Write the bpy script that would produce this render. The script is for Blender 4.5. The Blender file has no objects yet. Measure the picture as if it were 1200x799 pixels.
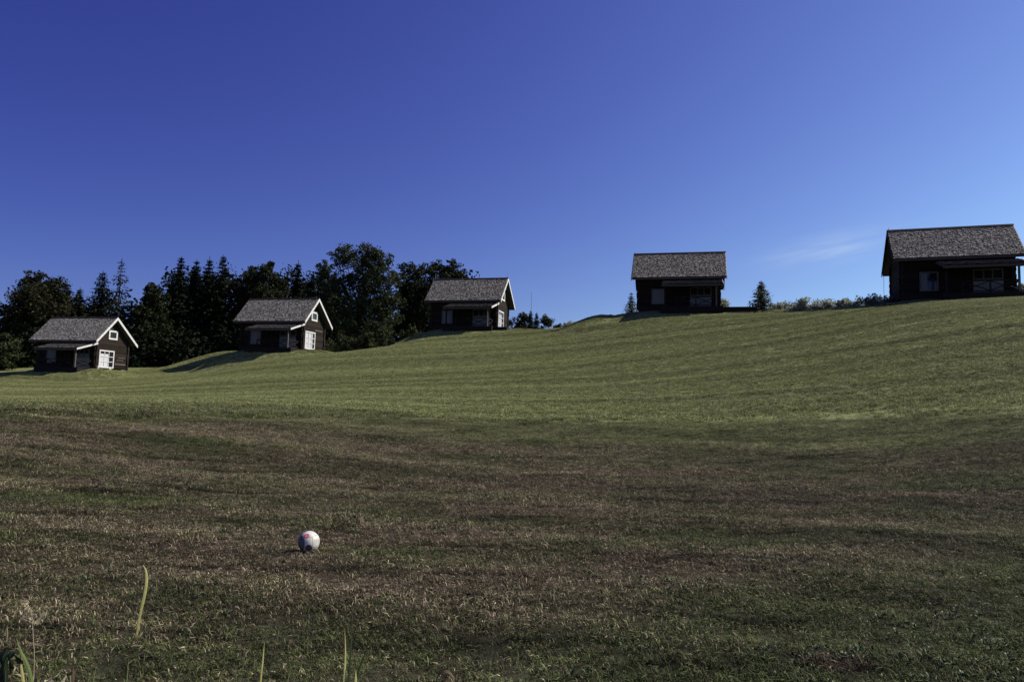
import bpy, bmesh, math, random
import numpy as np
from mathutils import Vector, Matrix, noise as mnoise

# ------------------------------------------------------------------ camera
EYE = 1.6
F_PX, PITCH, ROLL = 859.26, 0.0890076, 0.0261873
cp, sp, cr, sr = math.cos(PITCH), math.sin(PITCH), math.cos(ROLL), math.sin(ROLL)
FW = Vector((0, cp, sp)); U0 = Vector((0, -sp, cp)); R0 = Vector((1, 0, 0))
RT = cr * R0 + sr * U0
UP = -sr * R0 + cr * U0
scene = bpy.context.scene
col = scene.collection
camd = bpy.data.cameras.new("camera")
cam = bpy.data.objects.new("camera", camd)
col.objects.link(cam)
camd.sensor_width = 36.0
camd.lens = F_PX / 1200 * 36.0
camd.clip_start = 0.05
camd.clip_end = 8000
m = Matrix.Identity(4)
for i in range(3):
    m[i][0] = RT[i]; m[i][1] = UP[i]; m[i][2] = -FW[i]
m[2][3] = EYE
cam.matrix_world = m
scene.camera = cam

# ------------------------------------------------------------------ light
SUN_AZ, SUN_EL = 81.0, 43.0            # azimuth clockwise from +Y, elevation
SUN_STRENGTH, SKY_STRENGTH = 3.8, 0.05
EXPOSURE = 0.8
scene.view_settings.view_transform = 'Standard'
scene.view_settings.look = 'None'
scene.view_settings.exposure = EXPOSURE
scene.view_settings.gamma = 1.0
scene.view_settings.use_curve_mapping = False
w = bpy.data.worlds.new("World"); scene.world = w; w.use_nodes = True
nt = w.node_tree; nt.nodes.clear()
out = nt.nodes.new('ShaderNodeOutputWorld'); bg = nt.nodes.new('ShaderNodeBackground')
sky = nt.nodes.new('ShaderNodeTexSky'); sky.sky_type = 'NISHITA'; sky.sun_disc = False
sky.sun_elevation = math.radians(SUN_EL); sky.sun_rotation = math.radians(SUN_AZ)
sky.air_density = 1.0; sky.dust_density = 0.2; sky.ozone_density = 4.0
sky.altitude = 400
bg.inputs['Strength'].default_value = SKY_STRENGTH
def wn(t, **k):
    n = nt.nodes.new(t)
    for a, b in k.items(): setattr(n, a, b)
    return n
def wl(a, b): nt.links.new(a, b)
# the thin cirrus wisps low in the sky: a stretched noise band around one direction
tc = wn('ShaderNodeTexCoord')
mp = wn('ShaderNodeMapping'); mp.vector_type = 'POINT'
CIR_AZ, CIR_EL = 23.6, 11.9
mp.inputs['Rotation'].default_value = (0, 0, math.radians(CIR_AZ))
wl(tc.outputs['Generated'], mp.inputs['Vector'])
sx = wn('ShaderNodeSeparateXYZ'); wl(mp.outputs[0], sx.inputs[0])
def wm(op, a, b=None, c=None, clamp=False):
    n = wn('ShaderNodeMath', operation=op); n.use_clamp = clamp
    for i, v in enumerate((a, b, c)):
        if v is None: continue
        if isinstance(v, (int, float)): n.inputs[i].default_value = v
        else: wl(v, n.inputs[i])
    return n.outputs[0]
zz = wm('SUBTRACT', sx.outputs['Z'], math.sin(math.radians(CIR_EL)))
zt = wm('SUBTRACT', zz, wm('MULTIPLY', sx.outputs['X'], 0.17))
cmb = wn('ShaderNodeCombineXYZ'); wl(wm('MULTIPLY', sx.outputs['X'], 7.0), cmb.inputs[0]); wl(wm('MULTIPLY', zt, 60.0), cmb.inputs[1])
cn = wn('ShaderNodeTexNoise'); cn.inputs['Scale'].default_value = 1.6; cn.inputs['Detail'].default_value = 5; cn.inputs['Distortion'].default_value = 0.4
wl(cmb.outputs[0], cn.inputs['Vector'])
sxw = wn('ShaderNodeSeparateXYZ'); wl(tc.outputs['Generated'], sxw.inputs[0])
spc = wn('ShaderNodeSeparateColor'); wl(sky.outputs[0], spc.inputs[0])
cmc = wn('ShaderNodeCombineColor'); KX = 0.09        # deep late-summer blue: steeper response than the raw sky
for ch, (g_, gain) in enumerate(((1.19, 1.03), (1.387, 1.16), (0.97, 1.17))):
    side = wm('EXPONENT', wm('MULTIPLY', sxw.outputs['X'], (0.94, 0.92, 0.45)[ch]))      # paler towards the sun, deeper away from it
    wl(wm('MULTIPLY', wm('MULTIPLY', wm('POWER', wm('MULTIPLY', spc.outputs[ch], KX), g_), gain / KX), side), cmc.inputs[ch])
gx = wm('POWER', wm('MULTIPLY', sx.outputs['X'], 15.0), 2.0)
gz = wm('POWER', wm('MULTIPLY', zt, 62.0), 2.0)
ga = wm('EXPONENT', wm('MULTIPLY', wm('ADD', gx, gz), -1.0))
fr = wm('MULTIPLY', ga, wm('MULTIPLY', wm('SUBTRACT', cn.outputs[0], 0.28, clamp=True), 0.9), clamp=True)
front = wm('GREATER_THAN', sx.outputs['Y'], 0.0)
fr = wm('MULTIPLY', fr, front)
mxc = wn('ShaderNodeMix', data_type='RGBA'); wl(fr, mxc.inputs[0])
wl(cmc.outputs[0], mxc.inputs[6]); mxc.inputs[7].default_value = (7, 8.5, 10.5, 1)
wl(mxc.outputs[2], bg.inputs['Color']); wl(bg.outputs[0], out.inputs['Surface'])

ld = bpy.data.lights.new("sun", 'SUN'); ld.energy = SUN_STRENGTH; ld.angle = math.radians(0.5)
ld.color = (1.0, 0.93, 0.83)
sun = bpy.data.objects.new("sun", ld); col.objects.link(sun)
sv = Vector((math.sin(math.radians(SUN_AZ)) * math.cos(math.radians(SUN_EL)),
             math.cos(math.radians(SUN_AZ)) * math.cos(math.radians(SUN_EL)), math.sin(math.radians(SUN_EL))))
sun.rotation_euler = sv.to_track_quat('Z', 'Y').to_euler(); sun.location = (60, 0, 60)

# ------------------------------------------------------------------ helpers
def ray(px, py):
    d = RT * (px - 600) + UP * (399.5 - py) + FW * F_PX
    return d
def at(px, py, r):
    """point on the line of sight through a photo pixel at horizontal distance r"""
    d = ray(px, py); k = r / math.hypot(d.x, d.y)
    return Vector((d.x * k, d.y * k, d.z * k + EYE))
def at_z(px, py, r, z):
    d = ray(px, py); k = r / math.hypot(d.x, d.y)
    return Vector((d.x * k, d.y * k, z))

def tag(o, label=None, cat=None, group=None, kind=None):
    if label: o['label'] = label
    if cat: o['category'] = cat
    if group: o['group'] = group
    if kind: o['kind'] = kind
    return o
def empty(name, loc, rz=0.0, parent=None):
    o = bpy.data.objects.new(name, None); col.objects.link(o)
    o.location = loc; o.rotation_euler = (0, 0, rz); o.empty_display_size = 0.5
    if parent: o.parent = parent
    return o
class MB:
    def __init__(s): s.v = []; s.f = []; s.c = []; s.mi = []
    def face(s, pts, c=0.5, mi=0):
        b = len(s.v); s.v += [tuple(p) for p in pts]; s.f.append(tuple(range(b, b + len(pts)))); s.c += [c] * len(pts); s.mi.append(mi)
    def hexa(s, p, c=0.5, mi=0):   # 8 points: bottom 4 ccw, top 4 ccw
        b = len(s.v); s.v += [tuple(q) for q in p]; s.c += [c] * 8
        for q in ((3, 2, 1, 0), (4, 5, 6, 7), (0, 1, 5, 4), (1, 2, 6, 5), (2, 3, 7, 6), (3, 0, 4, 7)):
            s.f.append(tuple(b + i for i in q)); s.mi.append(mi)
    def box(s, x0, x1, y0, y1, z0, z1, c=0.5, mi=0):
        s.hexa([(x0, y0, z0), (x1, y0, z0), (x1, y1, z0), (x0, y1, z0), (x0, y0, z1), (x1, y0, z1), (x1, y1, z1), (x0, y1, z1)], c, mi)
    def bar(s, a, b, w, h, upv=(0, 0, 1), c=0.5):
        a = Vector(a); b = Vector(b); d = (b - a).normalized(); u = Vector(upv)
        sd = d.cross(u).normalized() * (w / 2); u2 = sd.cross(d).normalized() * (h / 2)
        s.hexa([a - sd - u2, a + sd - u2, b + sd - u2, b - sd - u2, a - sd + u2, a + sd + u2, b + sd + u2, b - sd + u2], c)
    def tube(s, pts, rad, n=8, c=0.5, cap=True):
        b0 = len(s.v); N = len(pts); pts = [Vector(p) for p in pts]
        for i, p in enumerate(pts):
            d = (pts[min(i + 1, N - 1)] - pts[max(i - 1, 0)]).normalized()
            a = d.cross(Vector((0.31, 0.95, 0.05))).normalized() if abs(d.y) < .9 else d.cross(Vector((1, 0, 0))).normalized()
            bb = d.cross(a)
            r = rad[i] if isinstance(rad, (list, tuple)) else rad
            for k in range(n):
                t = 2 * math.pi * k / n
                s.v.append(tuple(p + a * (math.cos(t) * r) + bb * (math.sin(t) * r))); s.c.append(c)
        for i in range(N - 1):
            for k in range(n):
                k2 = (k + 1) % n
                s.f.append((b0 + i * n + k, b0 + i * n + k2, b0 + (i + 1) * n + k2, b0 + (i + 1) * n + k)); s.mi.append(0)
        if cap:
            s.f.append(tuple(b0 + k for k in range(n))[::-1]); s.mi.append(0)
            s.f.append(tuple(b0 + (N - 1) * n + k for k in range(n))); s.mi.append(0)
    def mesh(s, name, mats, smooth=False):
        me = bpy.data.meshes.new(name); me.from_pydata(s.v, [], s.f)
        for q in (mats if isinstance(mats, (list, tuple)) else [mats]): me.materials.append(q)
        if len(s.c) == len(s.v):
            at_ = me.attributes.new('tone', 'FLOAT', 'POINT'); at_.data.foreach_set('value', s.c)
        if any(s.mi): me.polygons.foreach_set('material_index', s.mi)
        if smooth: me.polygons.foreach_set('use_smooth', [True] * len(me.polygons))
        me.update(); return me
    def build(s, name, mats, parent=None, smooth=False):
        o = bpy.data.objects.new(name, s.mesh(name, mats, smooth)); col.objects.link(o)
        if parent: o.parent = parent
        return o

# ------------------------------------------------------------------ materials
class NM:
    def __init__(s, name, rough=0.8, spec=0.3):
        s.m = bpy.data.materials.new(name); s.m.use_nodes = True; s.t = s.m.node_tree
        s.b = s.t.nodes['Principled BSDF']; s.b.inputs['Roughness'].default_value = rough
        s.b.inputs['Specular IOR Level'].default_value = spec
    def n(s, t, **k):
        x = s.t.nodes.new(t)
        for a, b in k.items(): setattr(x, a, b)
        return x
    def l(s, a, b): s.t.links.new(a, b)
    def pos(s): return s.n('ShaderNodeNewGeometry').outputs['Position']
    def obj(s): return s.n('ShaderNodeTexCoord').outputs['Object']
    def map(s, v, sc=(1, 1, 1), rot=(0, 0, 0), loc=(0, 0, 0)):
        x = s.n('ShaderNodeMapping'); x.inputs['Scale'].default_value = sc; x.inputs['Rotation'].default_value = rot; x.inputs['Location'].default_value = loc
        s.l(v, x.inputs[0]); return x.outputs[0]
    def noise(s, v, sc, det=4, rough=0.55, dist=0.0):
        x = s.n('ShaderNodeTexNoise'); x.inputs['Scale'].default_value = sc; x.inputs['Detail'].default_value = det
        x.inputs['Roughness'].default_value = rough; x.inputs['Distortion'].default_value = dist
        s.l(v, x.inputs['Vector']); return x.outputs[0]
    def ma(s, op, a, b=None, c=None, clamp=False):
        x = s.n('ShaderNodeMath', operation=op); x.use_clamp = clamp
        for i, v in enumerate((a, b, c)):
            if v is None: continue
            if isinstance(v, (int, float)): x.inputs[i].default_value = v
            else: s.l(v, x.inputs[i])
        return x.outputs[0]
    def rng(s, v, a, b, c=0.0, d=1.0, smooth=False):
        x = s.n('ShaderNodeMapRange'); x.interpolation_type = 'SMOOTHSTEP' if smooth else 'LINEAR'
        for i, q in zip((1, 2, 3, 4), (a, b, c, d)): x.inputs[i].default_value = q
        s.l(v, x.inputs[0]); return x.outputs[0]
    def mix(s, f, a, b, bt='MIX'):
        x = s.n('ShaderNodeMix', data_type='RGBA'); x.blend_type = bt
        for i, v in ((0, f), (6, a), (7, b)):
            if isinstance(v, (int, float)): x.inputs[i].default_value = v
            elif isinstance(v, tuple): x.inputs[i].default_value = v if len(v) == 4 else (*v, 1)
            else: s.l(v, x.inputs[i])
        return x.outputs[2]
    def attr(s, name='tone'):
        return s.n('ShaderNodeAttribute', attribute_name=name).outputs['Fac']
    def bump(s, h, st=0.3, d=0.02):
        x = s.n('ShaderNodeBump'); x.inputs['Strength'].default_value = st; x.inputs['Distance'].default_value = d
        s.l(h, x.inputs['Height']); s.l(x.outputs[0], s.b.inputs['Normal'])
    def color(s, c):
        if isinstance(c, tuple): s.b.inputs['Base Color'].default_value = (*c, 1)
        else: s.l(c, s.b.inputs['Base Color'])

def wood_mat(name, c1, c2, rough=0.85, grain=(1.5, 18, 18), bump=0.4, gw=.6, tw=.6, bw=.35, lo=.45, hi=1.1):
    k = NM(name, rough, 0.15); o = k.obj()
    g = k.noise(k.map(o, grain), 1.0, 6, 0.65, 0.3)
    b = k.noise(o, 1.1, 3)
    t = k.attr()
    f = k.ma('ADD', k.ma('MULTIPLY', g, gw), k.ma('ADD', k.ma('MULTIPLY', t, tw), k.ma('MULTIPLY', k.ma('ADD', b, k.ma('MULTIPLY', k.n('ShaderNodeObjectInfo').outputs['Random'], .5)), bw)))
    k.color(k.mix(k.rng(f, lo, hi), c1, c2)); k.bump(g, bump, 0.02); return k.m
M = {}
M['log'] = wood_mat('dark_tarred_log', (0.006, 0.005, 0.004), (0.027, 0.019, 0.014), grain=(1.2, 1.2, 22))
M['board'] = wood_mat('dark_brown_board', (0.007, 0.005, 0.0045), (0.02, 0.015, 0.013))
M['fascia'] = wood_mat('brown_fascia_board', (0.04, 0.028, 0.025), (0.085, 0.064, 0.056))
M['shingle'] = wood_mat('weathered_shingle', (0.060, 0.055, 0.049), (0.300, 0.284, 0.256), grain=(22, 2.0, 2.0), gw=.25, tw=1.0, bw=.2, lo=.25, hi=1.25)
M['porchroof'] = wood_mat('weathered_porch_roofing', (0.05, 0.045, 0.04), (0.15, 0.14, 0.13), grain=(22, 2, 2))
M['post'] = wood_mat('weathered_post', (0.05, 0.042, 0.036), (0.13, 0.115, 0.1))
k = NM('white_paint', 0.55, 0.3); k.color(k.mix(k.rng(k.noise(k.obj(), 5, 5), 0.35, 0.7), (0.46, 0.445, 0.42), (0.63, 0.615, 0.59))); M['white'] = k.m
k = NM('worn_grey_paint', 0.7, 0.2); k.color(k.mix(k.rng(k.noise(k.obj(), 5, 5), 0.35, 0.7), (0.07, 0.066, 0.064), (0.12, 0.114, 0.11))); M['greyframe'] = k.m
k = NM('pale_curtain', 0.9, 0.1); cu = k.noise(k.map(k.obj(), (14, 14, 0.6)), 1, 2); k.color(k.mix(cu, (0.42, 0.42, 0.44), (0.62, 0.62, 0.63))); k.bump(cu, 0.8, 0.05); M['curtain'] = k.m
k = NM('shade_darkened_blind', 0.9, 0.1); cu = k.noise(k.map(k.obj(), (9, 9, 0.6)), 1, 2); k.color(k.mix(cu, (0.13, 0.132, 0.142), (0.21, 0.21, 0.22))); M['blind'] = k.m  # darkened curtain copy: shade of the cabin fronts painted into its colour
k = NM('window_glass', 0.12, 0.5); k.color(k.mix(k.noise(k.obj(), 2, 2), (0.008, 0.009, 0.012), (0.02, 0.022, 0.028))); M['glass'] = k.m
k = NM('field_stone', 0.9, 0.2); s_ = k.noise(k.obj(), 3.0, 6, .65); k.color(k.mix(s_, (0.012, 0.011, 0.010), (0.05, 0.046, 0.042))); k.bump(s_, 0.6, 0.05); M['stone'] = k.m
k = NM('pale_stone', 0.85, 0.2); s_ = k.noise(k.obj(), 5.0, 6, .65); k.color(k.mix(s_, (0.32, 0.31, 0.29), (0.6, 0.58, 0.54))); k.bump(s_, 0.6, 0.04); M['palestone'] = k.m
k = NM('galvanised_metal', 0.5, 0.5); k.b.inputs['Metallic'].default_value = 0.7; k.color(k.mix(k.noise(k.obj(), 4), (0.12, 0.12, 0.125), (0.25, 0.25, 0.26))); M['metal'] = k.m
k = NM('bark', 0.95, 0.1); s_ = k.noise(k.map(k.obj(), (6, 6, 1.2)), 1.5, 6, .7); k.color(k.mix(s_, (0.018, 0.014, 0.011), (0.085, 0.07, 0.055))); k.bump(s_, 0.8, 0.05); M['bark'] = k.m

def leaf_mat(name, dark, light, trans=0.25, rough=0.6, clump=0.35):
    k = NM(name, rough, 0.05)
    p = k.obj(); n1 = k.noise(p, clump, 2); t = k.attr()
    f = k.rng(k.ma('ADD', k.ma('MULTIPLY', n1, 0.8), k.ma('MULTIPLY', t, 0.6)), 0.35, 1.05)
    c = k.mix(f, dark, light); k.color(c)
    tr = k.n('ShaderNodeBsdfTranslucent'); k.l(c, tr.inputs[0])
    mx = k.n('ShaderNodeMixShader'); mx.inputs[0].default_value = trans
    o = k.t.nodes['Material Output']; k.l(k.b.outputs[0], mx.inputs[1]); k.l(tr.outputs[0], mx.inputs[2]); k.l(mx.outputs[0], o.inputs[0])
    return k.m
M['spruce'] = leaf_mat('spruce_needles', (0.006, 0.009, 0.005), (0.019, 0.025, 0.013), 0.08, 0.8)
M['spruce_blue'] = leaf_mat('grey_green_needles', (0.04, 0.052, 0.036), (0.22, 0.235, 0.16), 0.3)
M['leafdark'] = leaf_mat('dark_leaves', (0.010, 0.013, 0.005), (0.034, 0.040, 0.018), 0.15)
M['leafmid'] = leaf_mat('mid_green_leaves', (0.016, 0.022, 0.008), (0.058, 0.068, 0.032), 0.2)
M['leafbrown'] = leaf_mat('olive_brown_leaves', (0.01, 0.012, 0.006), (0.042, 0.04, 0.02), 0.18)
M['leafsilver'] = leaf_mat('silvery_leaves', (0.09, 0.105, 0.08), (0.48, 0.50, 0.40), 0.42, 0.4)
M['leafbush'] = leaf_mat('olive_bush_leaves', (0.022, 0.028, 0.011), (0.075, 0.082, 0.036), 0.2)

# ------------------------------------------------------------------ terrain
CAB = [(-50.693, 86.442, 9.156, -0.2024), (-26.865, 85.340, 11.841, -0.2235), (-4.996, 84.784, 14.703, -0.2440),
       (16.719, 73.265, 15.888, -0.2429), (35.515, 58.948, 15.467, -0.3414)]
RIDGE = 6.1
CABS = [(x, y, z + EYE - RIDGE, a) for x, y, z, a in CAB]
ctl = []
def cpx(px, lst):
    for py, r in lst: ctl.append(tuple(at(px, py, r)))
def cz(px, lst):
    for z, r in lst: ctl.append(tuple(at_z(px, 480, r, z + EYE)))
for a_ in range(-180, 180, 30):                                   # near, all round the eye: level lawn
    for r in (2, 6): ctl.append((r * math.sin(math.radians(a_)), r * math.cos(math.radians(a_)), 0.0))
for a_ in (90, 120, 150, 180, 210, 240, 270):
    for r in (25, 70, 160): ctl.append((r * math.sin(math.radians(a_)), r * math.cos(math.radians(a_)), -0.3 + (2.0 if a_ == 90 and r > 25 else 0)))
for px in (-150, 50, 250, 450, 650, 850, 1050, 1300):
    cz(px, [(-1.6, 8), (-1.47, 12), (-1.2, 16)])
cpx(-150, [(487, 22), (472, 50), (455, 90), (440, 115), (436, 160)])
cpx(0, [(487, 22), (471, 45), (460, 70), (449, 90), (434, 112), (430, 160)])
cpx(200, [(487, 22), (463, 50), (448, 72), (438, 92), (431, 115), (428, 160)])
cpx(300, [(488, 22), (462, 42), (440, 62), (424, 76)])
cpx(250, [(437, 80), (431, 92)]); cpx(20, [(447, 92), (439, 101), (432, 113)]); cpx(60, [(447, 92)])
cpx(445, [(410, 82)])
cz(290, [(4.6, 100), (5.0, 125), (5.4, 170)])
cpx(400, [(490, 22), (457, 42), (432, 60), (413, 76)])
cz(400, [(4.9, 96), (4.8, 125), (5, 170)])
cpx(500, [(492, 22), (452, 42), (422, 60), (400, 76)])
cz(500, [(6.0, 98), (5, 125), (5, 170)])
cpx(600, [(495, 22), (450, 40), (416, 58), (397, 72), (388, 80)])
cz(600, [(7.2, 98), (5.5, 125), (5, 170)])
cpx(700, [(500, 21), (450, 38), (415, 53), (392, 65), (380, 74)])
cz(690, [(8.0, 90), (7, 112), (5, 170)])
cpx(800, [(505, 20), (448, 35), (410, 49), (385, 61), (374, 66)])
cz(800, [(9.0, 86), (7, 112), (5, 170)])
cpx(900, [(510, 20), (445, 33), (406, 46), (380, 58), (368, 67)])
cz(900, [(8.4, 84), (7, 110), (5, 170)])
cpx(1000, [(518, 19), (442, 31), (405, 41), (376, 52), (362, 60)])
cz(1000, [(8.7, 78), (7, 105), (5, 170)])
cpx(1100, [(525, 18.5), (437, 30), (397, 40), (369, 48), (361, 51)])
cz(1100, [(9.0, 72), (8, 100), (5, 170)])
cpx(1200, [(530, 18), (437, 29), (393, 38), (364, 47), (351, 55)])
cz(1200, [(9.2, 68), (8.5, 95), (5, 170)])
cpx(1360, [(535, 18), (437, 28), (388, 39), (352, 54)])
cz(1360, [(9.5, 75), (9, 110), (6, 170)])
C = np.array(ctl)
def tps(r2): return 0.5 * r2 * np.log(r2 + 1e-9)
d2 = ((C[:, None, :2] - C[None, :, :2]) ** 2).sum(-1) / 400.0
n_ = len(C); A = np.zeros((n_ + 3, n_ + 3)); A[:n_, :n_] = tps(d2) + np.eye(n_) * 0.02
A[:n_, n_] = 1; A[:n_, n_ + 1:] = C[:, :2] / 20; A[n_:, :n_] = A[:n_, n_:].T
W_ = np.linalg.solve(A, np.r_[C[:, 2], 0, 0, 0])
def sstep(t): t = np.clip(t, 0, 1); return t * t * (3 - 2 * t)
def height(P):
    """terrain height for an (n,2) array"""
    P = np.asarray(P, float); z = np.zeros(len(P))
    r = np.hypot(P[:, 0], P[:, 1]); Q = P * np.minimum(1, 170 / np.maximum(r, 1e-6))[:, None]
    for i in range(0, len(P), 20000):
        q = Q[i:i + 20000]
        dd = ((q[:, None, :] - C[None, :, :2]) ** 2).sum(-1) / 400.0
        z[i:i + 20000] = tps(dd) @ W_[:n_] + W_[n_] + (q / 20) @ W_[n_ + 1:]
    far = sstep((r - 150) / 600.0); z = z * (1 - far) + 4.0 * far
    # levelled pads under the cabins
    pads = np.zeros(len(P))
    for ci, (cx, cy, cz_, ca) in enumerate(CABS):
        dx = P[:, 0] - cx; dy = P[:, 1] - cy
        lx = dx * math.cos(ca) + dy * math.sin(ca); ly = -dx * math.sin(ca) + dy * math.cos(ca)
        left, right, frontm, back = PADS[ci]
        ox = np.maximum(np.maximum(-left - lx, lx - right), 0); oy = np.maximum(np.maximum(-frontm - ly, ly - back), 0)
        d = np.hypot(ox / 1.0, oy)
        wgt = 1 - sstep(d / MARG[ci])
        pad = cz_ - 0.12 - FDROP[ci] * sstep((-3.0 - ly) / 4.0) - LDROP[ci] * sstep((-lx - 2.0) / 4.5)
        z = z * (1 - wgt) + pad * wgt; pads = np.maximum(pads, wgt)
    for bx, br, bh, bw in BUMPS:
        q = at_z(bx, 480, br, 0); z = z + bh * np.exp(-(((P[:, 0] - q.x) / bw) ** 2 + ((P[:, 1] - q.y) / bw) ** 2) * 1.5) * (1 - pads)
    # small undulation
    amp = 0.035 * sstep((r - 2) / 4) * (1 - .6 * sstep((r - 18) / 15))
    z = z + amp * (np.sin(P[:, 0] * 0.9 + 1.3 * np.sin(P[:, 1] * 0.7)) * np.sin(P[:, 1] * 1.7 + 0.8 * np.sin(P[:, 0] * 0.5)))
    z = z + 0.022 * sstep((r - 2) / 4) * (1 - .8 * sstep((r - 18) / 15)) * np.sin(P[:, 1] * 3.3 + 1.7 * np.sin(P[:, 0] * 0.8 + 0.5 * P[:, 1])) * np.sin(P[:, 0] * 1.9 + P[:, 1] * .6)
    return z
PADS = [(3.6, 5.0, 4.5, 4.0), (4.4, 6.0, 4.5, 4.0), (4.6, 6.5, 4.5, 4.0), (7.2, 8.5, 4.5, 4.0), (4.8, 12.0, 4.5, 4.0)]
FDROP = [.75, .6, .75, 1.0, 1.0]
LDROP = [1.2, .9, .8, .5, .5]
BUMPS = [(262, 98, 1.7, 7.5), (462, 92, 1.2, 5.0)]
MARG = [4.5, 4.0, 4.5, 5.0, 7.0]
def hz(x, y): return float(height(np.array([[x, y]]))[0])

def grass_color(k, blade):
    """shared pattern of brown / green ground in world coordinates; returns a colour socket"""
    p = k.pos(); s = k.n('ShaderNodeSeparateXYZ'); k.l(p, s.inputs[0]); X, Y = s.outputs[0], s.outputs[1]
    flat = k.map(p, (1, 1, 0.0))
    big = k.noise(k.map(flat, (0.10, 0.22, 0)), 1.0, 4, 0.6, 0.3)
    med = k.noise(k.map(flat, (0.35, 0.9, 0), (0, 0, 0.15)), 1.0, 4, 0.6, 0.4)
    fine = k.noise(flat, 6.0, 3, 0.7)
    # rough, dry strip near the viewer, mown green slope beyond it
    edge = k.ma('ADD', k.ma('MULTIPLY', k.ma('MULTIPLY', X, X), 0.012), k.ma('ADD', k.ma('MULTIPLY', X, 0.25), Y))
    edge = k.ma('ADD', edge, k.ma('MULTIPLY', k.ma('SUBTRACT', med, 0.5), 9.0))
    zone = k.rng(edge, 16.2, 24.5, 0, 1, True)                     # 0 near, 1 slope
    dryn = k.ma('ADD', k.ma('MULTIPLY', big, 0.9), k.ma('MULTIPLY', med, 0.8))
    dry_near = k.rng(dryn, 0.64, 0.96, 0.10, 1.0)
    # greener right at the front
    fg = k.rng(k.ma('ADD', Y, k.ma('MULTIPLY', X, -0.55)), 3.6, 7.2, 0.18, 1.0, True)
    dry_near = k.ma('MULTIPLY', dry_near, fg)
    dry_far = k.rng(dryn, 0.8, 1.25, 0.05, 0.5)
    dry = k.ma('ADD', k.ma('MULTIPLY', dry_near, k.ma('SUBTRACT', 1.0, zone)), k.ma('MULTIPLY', dry_far, zone))
    # a trodden bare patch at the near right
    bx = k.ma('SUBTRACT', X, 2.12); by = k.ma('MULTIPLY', k.ma('SUBTRACT', Y, 4.85), 1.3)
    bare = k.ma('SQRT', k.ma('ADD', k.ma('MULTIPLY', bx, bx), k.ma('MULTIPLY', by, by)))
    bare = k.rng(k.ma('ADD', bare, k.ma('MULTIPLY', k.ma('SUBTRACT', fine, 0.5), 0.5)), 0.12, 0.34, 1, 0)
    dry = k.ma('MAXIMUM', dry, bare)
    # mowing lanes across the slope
    ln = k.noise(k.map(k.map(flat, (1, 1, 1), (0, 0, 0.25)), (0.012, 0.42, 0)), 1.0, 2, 0.5)
    ln2 = k.noise(k.map(k.map(flat, (1, 1, 1), (0, 0, 0.30)), (0.018, 1.1, 0)), 1.0, 2, 0.5)
    lane = k.ma('MULTIPLY', k.ma('ADD', k.rng(ln, 0.38, 0.62, -1, 1), k.rng(ln2, 0.36, 0.64, -0.6, 0.6)), 0.19)
    st = k.noise(k.map(flat, (0.22, 2.6, 0), (0, 0, 0.04)), 1.0, 5, 0.65, 0.4)
    streaks = k.ma('SUBTRACT', 1.0, k.ma('MULTIPLY', k.ma('MULTIPLY', k.rng(st, 0.55, 0.66), 0.68), k.ma('SUBTRACT', 1.0, zone)))  # long darker streaks across the near strip
    clump = k.rng(k.noise(flat, 5.5, 5, 0.8), 0.33, 0.67, 0.48, 1.55)
    mid = k.rng(k.noise(flat, 1.7, 3, 0.7, 0.3), 0.34, 0.66, 0.74, 1.28)
    tint = k.ma('MULTIPLY', k.ma('MULTIPLY', k.ma('ADD', 1.0, lane), k.ma('MULTIPLY', clump, mid)), k.ma('MULTIPLY', streaks, k.ma('SUBTRACT', 1.0, k.ma('MULTIPLY', bare, 0.45))))
    return p, flat, big, med, fine, zone, dry, tint

GN_NEAR = ((0.026, 0.040, 0.016), (0.070, 0.092, 0.036))
def ground_material():
    k = NM('lawn_ground', 0.95, 0.08)
    p, flat, big, med, fine, zone, dry, tint = grass_color(k, False)
    g_near = k.mix(fine, (0.014, 0.018, 0.009), (0.040, 0.048, 0.022))
    d_near = k.mix(fine, (0.028, 0.020, 0.013), (0.09, 0.07, 0.048))
    g_far = k.mix(k.rng(fine, 0.3, 0.7), (0.082, 0.092, 0.036), (0.176, 0.190, 0.080))
    d_far = k.mix(fine, (0.11, 0.10, 0.048), (0.2, 0.18, 0.09))
    near = k.mix(dry, g_near, d_near); far = k.mix(dry, g_far, d_far)
    c = k.mix(zone, near, far)
    vr = k.n('ShaderNodeVectorMath', operation='SCALE'); k.l(c, vr.inputs[0]); k.l(tint, vr.inputs['Scale'])
    k.color(vr.outputs[0])
    h = k.ma('ADD', k.noise(k.map(flat, (1, 1.6, 0)), 14, 4, 0.8), k.ma('MULTIPLY', med, 2.5))
    k.bump(h, 0.9, 0.06)
    return k.m
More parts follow.
